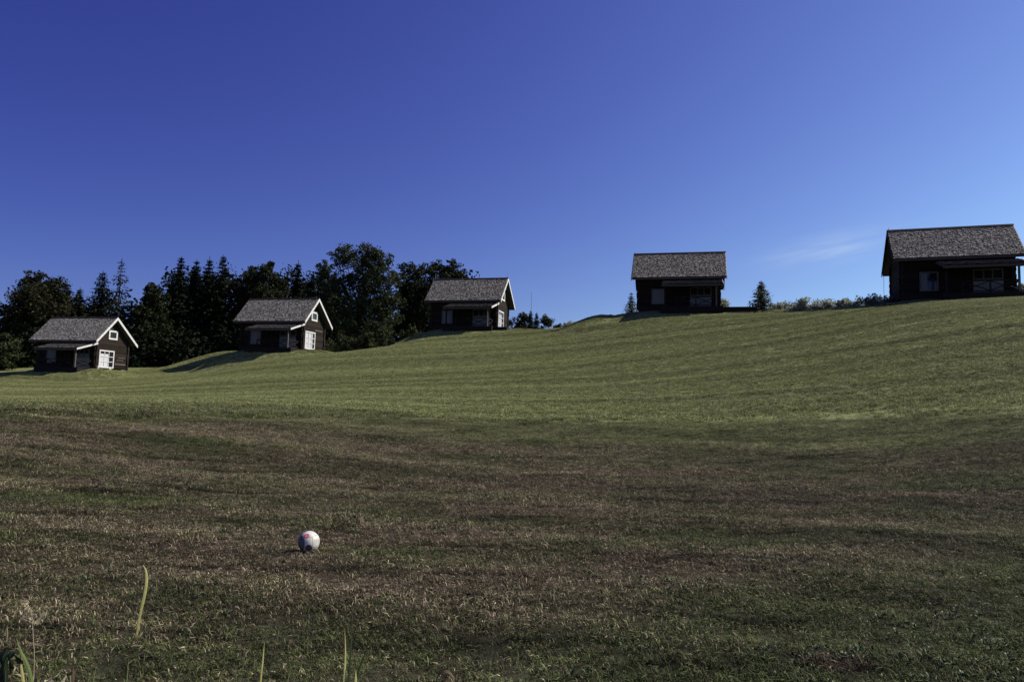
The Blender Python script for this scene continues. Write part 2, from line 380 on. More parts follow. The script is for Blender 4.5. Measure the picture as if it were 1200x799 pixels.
def blade_material():
    k = NM('grass_blade', 0.6, 0.10)
    p, flat, big, med, fine, zone, dry, tint = grass_color(k, True)
    t = k.attr('tone'); oi = k.n('ShaderNodeObjectInfo').outputs['Random']
    t2 = k.ma('FRACT', k.ma('MULTIPLY', t, 7.13))
    isdry = k.rng(k.ma('SUBTRACT', k.ma('ADD', dry, -0.02), t), -0.12, 0.12)
    g_near = k.mix(t2, (0.028, 0.038, 0.012), (0.125, 0.148, 0.050))
    straw = k.ma('POWER', t2, 3.0)
    d_near = k.mix(straw, (0.070, 0.053, 0.033), (0.48, 0.405, 0.26))
    g_far = k.mix(t2, (0.106, 0.120, 0.042), (0.345, 0.365, 0.150))
    d_far = k.mix(straw, (0.13, 0.12, 0.07), (0.44, 0.40, 0.26))
    c = k.mix(zone, k.mix(isdry, g_near, d_near), k.mix(isdry, g_far, d_far))
    vr = k.n('ShaderNodeVectorMath', operation='SCALE'); k.l(c, vr.inputs[0]); k.l(tint, vr.inputs['Scale'])
    k.color(vr.outputs[0])
    tr = k.n('ShaderNodeBsdfTranslucent'); k.l(vr.outputs[0], tr.inputs[0])
    mx = k.n('ShaderNodeMixShader'); mx.inputs[0].default_value = 0.22
    o = k.t.nodes['Material Output']; k.l(k.b.outputs[0], mx.inputs[1]); k.l(tr.outputs[0], mx.inputs[2]); k.l(mx.outputs[0], o.inputs[0])
    return k.m
M['ground'] = ground_material(); M['blade'] = blade_material()
k = NM('herb_leaf', 0.5, 0.25); k.color(k.mix(k.attr(), (0.03, 0.05, 0.018), (0.12, 0.16, 0.07))); M['herb'] = k.m

def build_ground():
    angs = list(np.radians(np.concatenate([np.arange(-42, 42, 0.3), np.arange(42, 318, 3.0)])))
    rad = [0.0]; r = 0.6
    while r < 4000: rad.append(r); r *= 1.018 if r < 30 else (1.014 if r < 120 else 1.12)
    na, nr = len(angs), len(rad)
    P = [(0.0, 0.0)] + [(q * math.sin(a), q * math.cos(a)) for q in rad[1:] for a in angs]
    Z = height(np.array(P))
    vs = [(p[0], p[1], float(z)) for p, z in zip(P, Z)]
    fs = [(0, 1 + (i + 1) % na, 1 + i) for i in range(na)]
    for j in range(nr - 2):
        b = 1 + j * na
        for i in range(na):
            i2 = (i + 1) % na
            fs.append((b + i, b + i2, b + na + i2, b + na + i))
    me = bpy.data.meshes.new('ground'); me.from_pydata(vs, [], fs); me.materials.append(M['ground'])
    me.polygons.foreach_set('use_smooth', [True] * len(me.polygons)); me.update()
    o = bpy.data.objects.new('ground', me); col.objects.link(o)
    tag(o, 'grassy hillside rising from the dry brown lawn to the cabins', 'ground', kind='structure')
build_ground()

# ------------------------------------------------------------------ cabins
LX0, LX1 = -3.8, 3.75         # walls
WY0, WY1 = -2.2, 2.75
SF = 2.942 / 3.032            # front slope
SB = 2.966 / 3.58
def roof_z(y): return RIDGE + y * SF if y < 0 else RIDGE - y * SB
def rnd(seed): return random.Random(seed)

def log_walls():
    b = MB(); R = rnd(5); hgt = 0.25; n = 14
    def log_x(y, x0, x1, z, c):   # octagonal-ish log along x
        r = hgt / 2; ys = (-0.10, -0.135, -0.135, -0.10, 0.10, 0.10); zs = (0.004, .06, .19, .246, .246, 0.004)
        a = [(x0, y + (q if y < 0 else -q), z + e) for q, e in zip(ys, zs)]; d = [(x1, p[1], p[2]) for p in a]
        base = len(b.v); b.v += a + d; b.c += [c] * 12
        for i in range(6):
            j = (i + 1) % 6; b.f.append((base + i, base + j, base + 6 + j, base + 6 + i)); b.mi.append(0)
        b.f.append(tuple(base + i for i in range(6))); b.mi.append(0); b.f.append(tuple(base + 6 + i for i in range(6))[::-1]); b.mi.append(0)
    def log_y(x, y0, y1, z, c):
        ys = (-0.10, -0.135, -0.135, -0.10, 0.10, 0.10); zs = (0.004, .06, .19, .246, .246, 0.004)
        a = [(x + (q if x < 0 else -q), y0, z + e) for q, e in zip(ys, zs)]; d = [(p[0], y1, p[2]) for p in a]
        base = len(b.v); b.v += a + d; b.c += [c] * 12
        for i in range(6):
            j = (i + 1) % 6; b.f.append((base + i, base + j, base + 6 + j, base + 6 + i)); b.mi.append(0)
        b.f.append(tuple(base + i for i in range(6))); b.mi.append(0); b.f.append(tuple(base + 6 + i for i in range(6))[::-1]); b.mi.append(0)
    for i in range(n):
        z = i * hgt
        for y in (WY0, WY1): log_x(y, LX0 - 0.22 - R.random() * .05, LX1 + 0.22 + R.random() * .05, z, R.random())
        for x in (LX0, LX1): log_y(x, max(WY0 - 0.22 - R.random() * .05, -(RIDGE - .16 - z - .375) / SF), min(WY1 + 0.22 + R.random() * .05, (RIDGE - .16 - z - .375) / SB), z + 0.125, R.random())
    z = n * hgt + 0.125
    while z < RIDGE - 0.5:
        zt = z + hgt + 0.14
        for x in (LX0, LX1): log_y(x, -(RIDGE - zt) / SF, (RIDGE - zt) / SB, z, R.random())
        z += hgt
    return b.mesh('log_wall', M['log'])

def shingle_slope(b, R, y_sign, slope, reach, x0, x1, z0=RIDGE, expo=0.185, yoff=0.0):
    """courses of overlapping shingles from the eave up to the ridge"""
    ln = math.hypot(reach, reach * slope); n = int(round(ln / expo)); ux = 0
    dy = y_sign / math.hypot(1, slope); dz = -slope / math.hypot(1, slope)        # down-slope unit
    ny, nz = -dz * y_sign, abs(dy)                                                # outward normal
    ny = y_sign * slope / math.hypot(1, slope); nz = 1 / math.hypot(1, slope)
    for i in range(n):
        s1 = (i + 1) * ln / n; s0 = max(0.0, s1 - expo * 1.25); x = x0
        while x < x1 - 0.03:
            wd = min(R.uniform(0.07, 0.15), x1 - x)
            e = s1 + R.uniform(-0.035, 0.03) + (0.05 if i == n - 1 else 0)
            t0 = 0.006; t1 = R.uniform(0.03, 0.075); th = 0.018
            c = R.random() ** 1.3
            def P(xx, s, t): return (xx, yoff + dy * s + ny * t, z0 + dz * s + nz * t)
            g = 0.006
            b.hexa([P(x + g, s0, t0 - th), P(x + wd - g, s0, t0 - th), P(x + wd - g, e, t1 - th), P(x + g, e, t1 - th),
                    P(x + g, s0, t0), P(x + wd - g, s0, t0), P(x + wd - g, e, t1), P(x + g, e, t1)], c)
            x += wd
def roof_meshes():
    b = MB(); R = rnd(8)
    th = 0.10
    for sg, sl, reach in ((-1, SF, 3.0), (1, SB, 3.55)):
        y1 = sg * reach
        pts = [(-4.5, 0, RIDGE - .02 - th), (4.5, 0, RIDGE - .02 - th), (4.5, y1, RIDGE - .02 - th - reach * sl), (-4.5, y1, RIDGE - .02 - th - reach * sl)]
        top = [(p[0], p[1], p[2] + th) for p in pts]
        b.hexa(pts + top, 0.0)
        shingle_slope(b, R, sg, sl, reach, -4.5, 4.5)
    roof = b.mesh('roof', M['shingle'])
    r = MB(); r.bar((-4.55, -0.09, RIDGE + .02), (4.55, -0.09, RIDGE + .02), 0.2, 0.03, (0, -.7, .72)); r.bar((-4.55, .09, RIDGE + .022), (4.55, .09, RIDGE + .022), 0.2, 0.03, (0, .64, .77))
    ridge = r.mesh('ridge_board', M['board'])
    f = MB(); zf = RIDGE - 3.0 * SF; f.box(-4.46, 4.46, -3.075, -3.03, zf - 0.26, zf - 0.06)
    fascia = f.mesh('fascia', M['fascia'])
    f = MB(); zb = RIDGE - 3.55 * SB; f.box(-4.46, 4.46, 3.58, 3.62, zb - 0.26, zb - 0.06)
    fasb = f.mesh('fascia', M['fascia'])
    out = [ridge, fascia, fasb]
    return roof, out
def bargeboards(x, mat):
    res = []
    for sg, sl, reach in ((-1, SF, 3.06), (1, SB, 3.61)):
        b = MB(); t = 0.05 if x > 0 else -0.05
        y1 = sg * reach; z1 = RIDGE - reach * sl
        w = 0.30
        xa, xb = sorted((x, x + t))
        zt = 0.03
        b.hexa([(xa, 0, RIDGE + zt - w * 1.1), (xb, 0, RIDGE + zt - w * 1.1), (xb, y1, z1 + zt - w * 1.1), (xa, y1, z1 + zt - w * 1.1),
                (xa, 0, RIDGE + zt), (xb, 0, RIDGE + zt), (xb, y1, z1 + zt), (xa, y1, z1 + zt)])
        res.append(b.mesh('bargeboard', mat))
    return res

PY, PXL, PXR = -5.3, -1.5, 4.1      # porch roof edges
PZI, PZO = 2.90, 2.04
def part(name, me, parent):
    o = bpy.data.objects.new(name, me); col.objects.link(o); o.parent = parent; return o

def window(parent, x0, x1, z0, z1, y, cols, rows, fw, mat, label=None, axis='y', curtain=(0, 1, 0, 1), mull=0.035, glass='glass'):
    """window on a plane; axis 'y' = faces -y, axis 'x' = faces +x (x0,x1 then run along y)"""
    def T(b, a0, a1, d0, d1, c0, c1):
        if axis == 'y': b.box(a0, a1, y - d1, y - d0, c0, c1)
        else: b.box(y + d0, y + d1, a0, a1, c0, c1)
    fr = MB()
    T(fr, x0, x1, 0.0, 0.09, z0, z0 + fw); T(fr, x0, x1, 0.0, 0.09, z1 - fw, z1)
    T(fr, x0, x0 + fw, 0.0, 0.088, z0 + fw, z1 - fw); T(fr, x1 - fw, x1, 0.0, 0.088, z0 + fw, z1 - fw)
    W = x1 - x0 - 2 * fw; H = z1 - z0 - 2 * fw
    for i in range(1, cols):
        xx = x0 + fw + W * i / cols; T(fr, xx - mull / 2, xx + mull / 2, 0.034, 0.07, z0 + fw, z1 - fw)
    for j in range(1, rows):
        q = z0 + fw + H * j / rows; T(fr, x0 + fw, x1 - fw, 0.036, 0.068, q - mull / 2, q + mull / 2)
    wdw = fr.build('window', M[mat], parent)
    if label: wdw['label'] = label
    g = MB(); T(g, x0 + fw, x1 - fw, 0.0, 0.012, z0 + fw, z1 - fw); g.build('pane', M[glass], wdw)
    a, b_, c, d = curtain; W = x1 - x0 - 2 * fw; H = z1 - z0 - 2 * fw
    if b_ > a:
        cu = MB()
        n = 14
        for i in range(n):
            u0 = a + (b_ - a) * i / n; u1 = a + (b_ - a) * (i + 1) / n
            dd = 0.018 + 0.014 * (i % 2)
            T(cu, x0 + fw + W * u0, x0 + fw + W * u1, 0.013, dd, z0 + fw + H * c, z0 + fw + H * d)
        cu.build('curtain', M['curtain' if axis == 'x' else 'blind'], wdw)
    return wdw

def make_cabin(name, label, variant):
    root = empty(name, (0, 0, 0)); tag(root, label, 'cabin', 'log cabins spaced along the hillside')
    part('log_wall', LOGW, root)
    rf = part('roof', ROOF, root)
    part('ridge_board', ROOFX[0], rf); part('fascia', ROOFX[1], rf); part('fascia', ROOFX[2], rf)
    for me in BBR: part('bargeboard', me, rf)['label'] = 'white bargeboard on the sunny gable'
    for me in BBL: part('bargeboard', me, rf)['label'] = 'dark brown bargeboard on the shaded gable'
    # foundation
    b = MB(); R = rnd(3)
    for (x0, x1, y0, y1) in ((LX0 - .08, LX1 + .08, WY0 - .06, WY1 + .06),):
        b.box(x0, x1, y0, y1, -1.3, 0.0)
    b.build('foundation', M['stone'], root)
    # porch roof
    b = MB(); R = rnd(21); sl = (PZI - PZO) / (-PY + WY0)
    b.hexa([(PXL, WY0 - .13, PZI - .1), (PXR, WY0 - .13, PZI - .1), (PXR, PY, PZO - .1), (PXL, PY, PZO - .1),
            (PXL, WY0 - .13, PZI), (PXR, WY0 - .13, PZI), (PXR, PY, PZO), (PXL, PY, PZO)], 0.2)
    shingle_slope(b, R, -1, sl, -PY + WY0 - .14, PXL, PXR, z0=PZI + .02, yoff=WY0 - .14)
    pr = b.build('porch_roof', M['porchroof'], root)
    b = MB(); b.box(PXL, PXR, PY - .065, PY - .03, PZO - .2, PZO - .02); b.build('fascia', M['fascia'], pr)
    b = MB(); b.hexa([(PXR + .003, WY0 - .13, PZI - .13), (PXR + .05, WY0 - .13, PZI - .13), (PXR + .05, PY - .07, PZO - .13), (PXR + .003, PY - .07, PZO - .13),
                      (PXR + .003, WY0 - .13, PZI + .06), (PXR + .05, WY0 - .13, PZI + .06), (PXR + .05, PY - .07, PZO + .06), (PXR + .003, PY - .07, PZO + .06)])
    b.build('bargeboard', M['white'], pr)['label'] = 'white board on the end of the porch roof'
    b = MB(); b.box(PXL + .1, PXR - .1, -4.89, -4.71, PZO - .16 + .03, PZO + .02); b.build('beam', M['board'], pr)
    # deck
    b = MB(); x = PXL
    R = rnd(9)
    while x < PXR - .02:
        b.box(x + .004, x + .14, -5.05, WY0 - .15, -0.045, 0.0 - R.random() * .006, R.random()); x += .144
    b.box(PXL, PXR, -5.1, -5.0, -1.3, -.05); b.box(PXL, PXL + .1, -4.99, WY0 - .15, -1.3, -.05); b.box(PXR - .1, PXR, -4.99, WY0 - .15, -1.3, -.05)
    b.build('porch_deck', M['board'], root)
    if variant in (2, 3, 4):
        b = MB(); x = PXR + .03; xe = {2: 5.6, 3: 7.0, 4: 9.0}[variant]
        while x < xe: b.box(x, x + .14, -4.6, -1.0, -.12, -.03, R.random()); x += .15
        b.box(PXR + .03, x, -4.66, -4.61, -1.2, -.035); b.box(x, x + .05, -4.6, -1.0, -1.2, -.035)
        b.build('terrace', M['board'], root)
    # posts
    for px_ in (3.5, -1.2):
        b = MB(); b.box(px_ - .07, px_ + .07, -4.87, -4.73, 0.0, PZO - .135); b.build('porch_post', M['post'] if px_ > 0 else M['board'], root)
    # railing: top rail, bottom rail, uprights, crosses
    for xa, xb in ((-0.2, 1.65), (1.65, 3.43)):
        b = MB(); y = -4.8
        b.box(xa, xb, y - .045, y + .045, 0.86, 0.94); b.box(xa, xb, y - .03, y + .03, .08, .15)
        b.box(xa - .05, xa + .05, y - .052, y + .052, 0, .86)
        b.bar((xa + .05, y - .012, .17), (xb - .05, y - .012, .85), .04, .07, (0, 0, 1)); b.bar((xa + .05, y + .032, .85), (xb - .05, y + .032, .17), .04, .07, (0, 0, 1))
        b.build('railing', M['board'], root)
    b = MB(); x = 3.5
    b.box(x - .04, x + .04, -4.72, WY0 - .15, .86, .94); b.box(x - .03, x + .03, -4.72, WY0 - .15, .08, .15)
    b.bar((x + .012, -4.7, .17), (x + .012, WY0 - .17, .85), .04, .07); b.bar((x - .03, -4.7, .85), (x - .03, WY0 - .17, .17), .04, .07)
    b.build('railing', M['board'], root)
    # door
    yw = WY0 - 0.136
    d = MB(); fw = .1
    d.box(-.55, -.45, yw - .07, yw, 0, 2.12); d.box(.6, .7, yw - .07, yw, 0, 2.12); d.box(-.45, .6, yw - .07, yw, 2.02, 2.12)
    for i in range(7): d.box(-.45 + i * .15 + .004, -.45 + (i + 1) * .15 - .004, yw - .035, yw - .002, .02, 2.02, .2 + .1 * (i % 3))
    dr = d.build('door', M['board'], root)
    h = MB(); h.tube([(.46, yw - .09, 1.02), (.46, yw - .09, 1.16)], .012, 6); h.box(.445, .475, yw - .09, yw - .034, 1.0, 1.02); h.box(.445, .475, yw - .09, yw - .034, 1.16, 1.18)
    h.build('handle', M['metal'], dr)
    # small front window and large glazed front
    cur = [(0, 1, 0, 1), (0, 1, 0, 1), (0, 1, 0, 1), (0, 1, 0, 1), (0, 1, 0, .97)][variant]
    if variant == 4: window(root, -2.6, -1.28, .55, 2.12, yw, 1, 1, .1, 'greyframe', 'small square window with a pale blind', curtain=(0, .38, 0, 1))
    else: window(root, -2.6, -1.28, .55, 2.12, yw, 1, 1, .09, 'greyframe', 'small square window with a pale blind', curtain=cur)
    window(root, 1.1, 3.12, 1.36, 2.2, yw, 3, 1, .09, 'greyframe', 'row of three panes above the white panel', curtain=(0, 0, 0, 0), mull=.09)
    pn = MB()
    for i in range(3): pn.box(1.1 + i * .675, 1.1 + (i + 1) * .675 - .012, yw - .05, yw, .06, 1.34)
    pn.build('wall_panel', M['blind'], root)
    # gable openings
    xg = LX1 + .136
    window(root, -1.83, 0.51, 0.15, 2.2, xg, 3, 3, .15, 'white', 'large white framed window in the gable', axis='x', curtain=(0, .66, 0, .84) if variant != 1 else (0, .8, 0, 1), mull=.07)
    window(root, -.56, .83, 3.50, 4.58, xg, 1, 1, .20, 'white', 'small dark loft window framed in white', axis='x', curtain=(0, 0, 0, 0))
    window(root, -.56, .83, 3.50, 4.58, LX0 - .236, 1, 1, .14, 'greyframe', 'loft window in the shaded gable', axis='x', curtain=(0, 0, 0, 0))
    if variant in (2, 3, 4):
        for x in ((-4.4, 4.4) if variant == 2 else ((-4.4,))):
            b = MB(); hh = 0.75 if variant == 2 else .3
            b.tube([(x, 0, RIDGE), (x, 0, RIDGE + hh)], [.025, .012], 5); b.build('lightning_rod', M['metal'], root)
        b = MB(); b.tube([(-4.4, 3.35, 3.1), (-4.4, 3.35, -1.0)], .016, 5); b.build('lightning_cable', M['metal'], root)
    if variant == 3:
        b = MB(); b.tube([(4.05, 3.35, 3.1), (4.05, 3.35, -1.0)], .016, 5); b.build('lightning_cable', M['metal'], root)
    if variant == 0:   # loose pale boards leaning on the sunny wall
        for (ya, yb, z) in ((.75, 2.5, .62), (1.0, 2.1, 1.15), (1.2, 2.4, 1.42)):
            b = MB(); b.box(xg + .003, xg + .03, ya, yb, z, z + (.13 if z < 1 else .07)); b.build('plank', M['post'], root)
    if variant == 1:
        b = MB(); b.box(xg + .003, xg + .03, .55, 2.3, 2.42, 2.55); b.build('plank', M['post'], root)
    return root
LOGW = log_walls(); ROOF, ROOFX = roof_meshes()
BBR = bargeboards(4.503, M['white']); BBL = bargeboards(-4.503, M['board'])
LAB = ['leftmost and lowest log cabin, white gable boards and a nine-pane window against the dark trees',
       'second log cabin from the left, white gable in front of the black spruce wood',
       'middle log cabin with a thin rod on each ridge end, beside the biggest leafy tree',
       'log cabin seen square on against the sky, small spruce at its left wall',
       'rightmost and largest-looking log cabin, its porch running out of the picture']
for i, (cx, cy, cz0, ca) in enumerate(CABS):
    c = make_cabin('log_cabin', LAB[i], i)
    c.location = (cx, cy, cz0); c.rotation_euler = (0, 0, ca)

def rock(name, loc, s, label, seed, group=None):
    bm = bmesh.new(); bmesh.ops.create_icosphere(bm, subdivisions=2, radius=1)
    for v in bm.verts:
        n = mnoise.noise(v.co * 1.3 + Vector((seed * 7.1, 0, 0))); v.co *= 1 + .35 * n
        v.co.x *= s[0]; v.co.y *= s[1]; v.co.z *= s[2]
    me = bpy.data.meshes.new(name); bm.to_mesh(me); bm.free(); me.materials.append(M['palestone'])
    o = bpy.data.objects.new(name, me); col.objects.link(o); o.location = loc
    tag(o, label, 'stone', group); return o
def cabin_pt(i, x, y, z):
    cx, cy, cz0, ca = CABS[i]
    return Vector((cx + x * math.cos(ca) - y * math.sin(ca), cy + x * math.sin(ca) + y * math.cos(ca), cz0 + z))
for n, (ci, x, y, s, lab) in enumerate([
        (2, 5.2, -.4, (.28, .2, .16), 'pale stone at the right end of the middle cabin terrace'),
        (0, 4.2, -2.2, (.12, .12, .32), 'upright pale stone at the front corner of the leftmost cabin'),
        (0, 4.3, -.4, (.16, .14, .14), 'small pale stone below the white window of the leftmost cabin'),
        (0, 4.5, 1.4, (.35, .2, .1), 'flat pale stone by the right corner of the leftmost cabin')]):
    p = cabin_pt(ci, x, y, 0); p.z = hz(p.x, p.y) + s[2] * .55
    rock('stone', p, s, lab, n + 3)

# ------------------------------------------------------------------ trees
def leaf_quads(b, R, c, rad, n, size, tone0=0.0, flat=1.0, asp=0.6, droop=0.0):
    for _ in range(n):
        d = Vector((R.gauss(0, 1), R.gauss(0, 1), R.gauss(0, 1)))
        d.normalize(); q = rad * (R.random() ** 0.45)
        p = c + Vector((d.x * q, d.y * q, d.z * q * flat))
        a = Vector((R.gauss(0, 1), R.gauss(0, 1), R.gauss(0, .7) - droop)).normalized()
        nn = Vector((R.gauss(0, 1), R.gauss(0, 1), R.gauss(0.3, 1))).normalized()
        s = a.cross(nn)
        if s.length < .05: continue
        s.normalize(); L = size * R.uniform(.6, 1.35); w = L * asp * .5
        t = min(1, max(0, tone0 + R.uniform(-.25, .35)))
        b.face([p - a * L * .5, p + s * w, p + a * L * .5, p - s * w], t)
def deciduous(name, base, h, rw, seed, mat, label, group='trees along the wood edge', lobes=None, leaf=0.34, dens=1.0, crown0=0.18, multi=1):
    R = rnd(seed); root = empty(name, base); tag(root, label, 'tree', group)
    t = MB(); cr_ = MB()
    if lobes is None:
        lobes = []
        for i in range(14):
            z = crown0 + (0.93 - crown0) * (i + .5) / 14
            e = math.sin(math.pi * min(1, (z - crown0) / (1 - crown0) * .82 + .16)) ** .6
            a = R.random() * 6.28; q = rw * e * R.uniform(.25, .62)
            lobes.append((q * math.cos(a), q * math.sin(a), z * h, rw * e * R.uniform(.5, .7)))
    pts = [(0, 0, -0.6)] + [(R.uniform(-.25, .25) * k_ , R.uniform(-.2, .2) * k_, h * .86 * k_ / 6) for k_ in range(1, 7)]
    t.tube(pts, [h * .024] + [h * .021 * (1 - k_ / 7) + .02 for k_ in range(1, 7)], 7)
    for (x, y, z, r_) in lobes:
        z0 = max(h * .1, z * .55); f = z0 / (h * .86); P0 = Vector((0, 0, z0)); P2 = Vector((x, y, z)); P1 = (P0 + P2) / 2 + Vector((0, 0, -.05 * h))
        t.tube([P0, P1, P2], [h * .009, h * .006, .025], 5, cap=False)
        n = max(7, int(26 * dens * (r_ / 1.6) ** 1.7))
        for j in range(n):
            d = Vector((R.gauss(0, 1), R.gauss(0, 1), R.gauss(0, 1))).normalized()
            q = r_ * (R.random() ** .5) * 1.05
            c = P2 + Vector((d.x * q, d.y * q, d.z * q * .85)); cl = R.uniform(.22, .5) * (r_ ** .5) * 1.2
            tn = R.uniform(.05, .75)
            leaf_quads(cr_, R, c, cl, int(30 * dens), leaf, tn, .8)
            if j % 3 == 0: t.tube([P2, (P2 + c) / 2 + Vector((0, 0, .1)), c], [.05, .035, .015], 4, cap=False)
    t.build('trunk', M['bark'], root, True)
    cr_.build('crown', M[mat], root)
    return root
def spruce(name, base, h, rw, seed, mat, label, group='trees along the wood edge', dens=1.0, gap=0.0, low=0.06):
    R = rnd(seed); root = empty(name, base); tag(root, label, 'spruce', group)
    t = MB(); c = MB(); t.tube([(0, 0, -.6), (0, 0, h * .5), (0, 0, h)], [h * .016, h * .009, .02], 7)
    z = h * low
    step = max(.22, h * .030)
    while z < h * .985:
        f = 1 - z / h; reach = rw * min(1.0, 1.5 * f) ** 1.05 * R.uniform(.78, 1.15) + .04
        nb = max(4, int((7 + 3 * f) * dens)); a0 = R.random() * 6.28
        for i in range(nb):
            if R.random() < gap: continue
            a = a0 + 6.283 * i / nb + R.uniform(-.2, .2); L = reach * R.uniform(.62, 1.15)
            zb = z + R.uniform(-.3, .3) * step
            n = max(3, int(L / (h * .02 + .12)))
            drop = R.uniform(.28, .5)
            prev = None
            for j in range(n + 1):
                u = j / n; dz = -drop * L * u + .38 * L * u * u * .8
                p = Vector((math.cos(a) * L * u, math.sin(a) * L * u, zb + dz))
                if j == n // 2 or j == n:
                    pass
                wdt = (.10 * rw * (1 - u * .7) + .06)
                # hanging twig fans
                for s in range(3 if dens >= 1 else 2):
                    q = p + Vector((R.uniform(-1, 1) * wdt, R.uniform(-1, 1) * wdt, R.uniform(-.5, .2) * wdt))
                    dr = Vector((math.cos(a) * .6 + R.uniform(-.9, .9), math.sin(a) * .6 + R.uniform(-.9, .9), R.uniform(-.75, .1))).normalized()
                    sd = dr.cross(Vector((R.uniform(-.4, .4), R.uniform(-.4, .4), 1))).normalized()
                    l_ = (.15 + .024 * h) * R.uniform(.8, 1.5) * (.4 + .6 * min(1, 3.5 * f)); w_ = l_ * .24
                    c.face([q, q + dr * l_ * .5 + sd * w_, q + dr * l_, q + dr * l_ * .5 - sd * w_], R.random() * .8)
                prev = p
            if L > .8: t.tube([(0, 0, zb), (math.cos(a) * L * .8, math.sin(a) * L * .8, zb - drop * L * .8 + .19 * L)], [.03, .012], 3, cap=False)
        z += step * R.uniform(.75, 1.2)
    for s in range(14):
        zt = h * (0.95 + .05 * s / 14); q = Vector((0, 0, zt)); a = R.random() * 6.28
        dr = Vector((math.cos(a) * .6, math.sin(a) * .6, .8)).normalized(); sd = dr.cross(Vector((0, 0, 1))).normalized(); l_ = .08 + .008 * h
        c.face([q, q + dr * l_ * .5 + sd * l_ * .2, q + dr * l_, q + dr * l_ * .5 - sd * l_ * .2], .4)
    t.build('trunk', M['bark'], root); c.build('crown', M[mat], root)
    return root
def place(px, top_y, r, base_y=None):
    """ground point below a pixel column at distance r, and the height reaching photo row top_y"""
    t_ = at(px, top_y, r); z0 = hz(t_.x, t_.y)
    return Vector((t_.x, t_.y, z0)), t_.z - z0
def mpx(r): return r / F_PX

TR = [  # kind, px, top row, r, half width in px, material, label
    ('d', 45, 321, 122, 40, 'leafbrown', 'broad olive-brown leafy tree behind the left end of the leftmost cabin'),
    ('d', 4, 392, 112, 16, 'leafmid', 'low leafy tree cut by the left edge of the picture'),
    ('s', 79, 330, 126, 15, 'spruce', 'dark spruce with a blunt top just right of the olive-brown tree'),
    ('s', 94, 337, 122, 13, 'spruce', 'small dark spruce between the blunt spruce and the tall thin-crowned one'),
    ('s', 121, 317, 128, 20, 'spruce', 'pointed dark spruce left of the tallest see-through spruce'),
    ('sg', 143, 303, 121, 20, 'spruce_dim', 'tallest spruce with a thin see-through crown above the leftmost cabin gable'),
    ('d', 176, 328, 120, 22, 'leafdark', 'rounded dark leafy tree in the dip between the spruces'),
    ('s', 213, 301, 124, 17, 'spruce', 'leftmost pointed spruce of the tall dense clump'),
    ('s', 231, 304, 128, 15, 'spruce', 'second pointed spruce of the tall dense clump'),
    ('s', 246, 300, 126, 15, 'spruce', 'third pointed spruce of the tall dense clump'),
    ('s', 262, 299, 123, 17, 'spruce', 'fourth pointed spruce of the tall dense clump, above the second cabin ridge'),
    ('d', 291, 305, 124, 20, 'leafdark', 'dark leafy tree right behind the spruce clump'),
    ('d', 320, 300, 122, 24, 'leafdark', 'round-topped dark tree above the second cabin roof'),
    ('s', 350, 305, 124, 13, 'spruce', 'narrow pointed spruce standing clear between two leafy trees'),
    ('s', 367, 320, 128, 10, 'spruce', 'short thin spruce left of the biggest leafy tree'),
]
M['spruce_dim'] = leaf_mat('thin_spruce_needles', (0.010, 0.015, 0.013), (0.045, 0.055, 0.045), 0.1)
for i, (kd, px, ty, r, hw, mt, lab) in enumerate(TR):
    b_, h_ = place(px, ty, r); wd = hw * mpx(r) * 1.05
    if kd == 'd': deciduous('leafy_tree', b_, h_, wd, 40 + i, mt, lab, dens=1.15, leaf=.36, crown0=.10)
    elif kd == 'sg': spruce('spruce_tree', b_, h_, wd, 40 + i, mt, lab, gap=.38, dens=.8)
    else: spruce('spruce_tree', b_, h_, wd * 1.5, 40 + i, mt, lab, dens=1.35)
# the biggest leafy tree: lobes read off the photograph, spread in depth
b_, h_ = place(425, 282, 112)
q = mpx(112) * 1.0
lob = []
R = rnd(77)
for (px, py, rr) in ((403, 300, 19), (432, 303, 18), (446, 306, 16), (418, 325, 24), (452, 330, 20), (396, 338, 22), (430, 352, 28), (459, 352, 17), (400, 366, 24), (448, 376, 24), (420, 385, 26), (386, 356, 14), (388, 320, 10), (463, 322, 10)):
    lob.append(((px - 425) * q, R.uniform(-3, 3), (at(425, py, 112).z - b_.z), rr * q))
deciduous('leafy_tree', b_, h_, 7, 99, 'leafmid', 'biggest leafy tree, mid green, its double top highest of the wood', lobes=lob, dens=1.15, leaf=.34)

for (cx_, r_, sd, lobs, lab) in (
        (494, 118, 101, ((482, 321, 13), (498, 318, 13), (490, 338, 18), (476, 345, 14), (505, 340, 16), (485, 362, 20), (505, 368, 18), (473, 376, 14)), 'dark flat-topped tree between the biggest leafy tree and the middle cabin'),
        (525, 121, 102, ((514, 315, 11), (529, 317, 12), (541, 324, 9), (520, 334, 16), (536, 338, 13), (515, 355, 18), (535, 360, 16)), 'dark round tree behind the middle cabin ridge')):
    b_, h_ = place(cx_, 308, r_); q = mpx(r_)
    deciduous('leafy_tree', b_, h_, 5, sd, 'leafdark', lab, lobes=[((px - cx_) * q, R.uniform(-2, 2), at(cx_, py, r_).z - b_.z, rr * q) for px, py, rr in lobs], dens=1.2, leaf=.34)

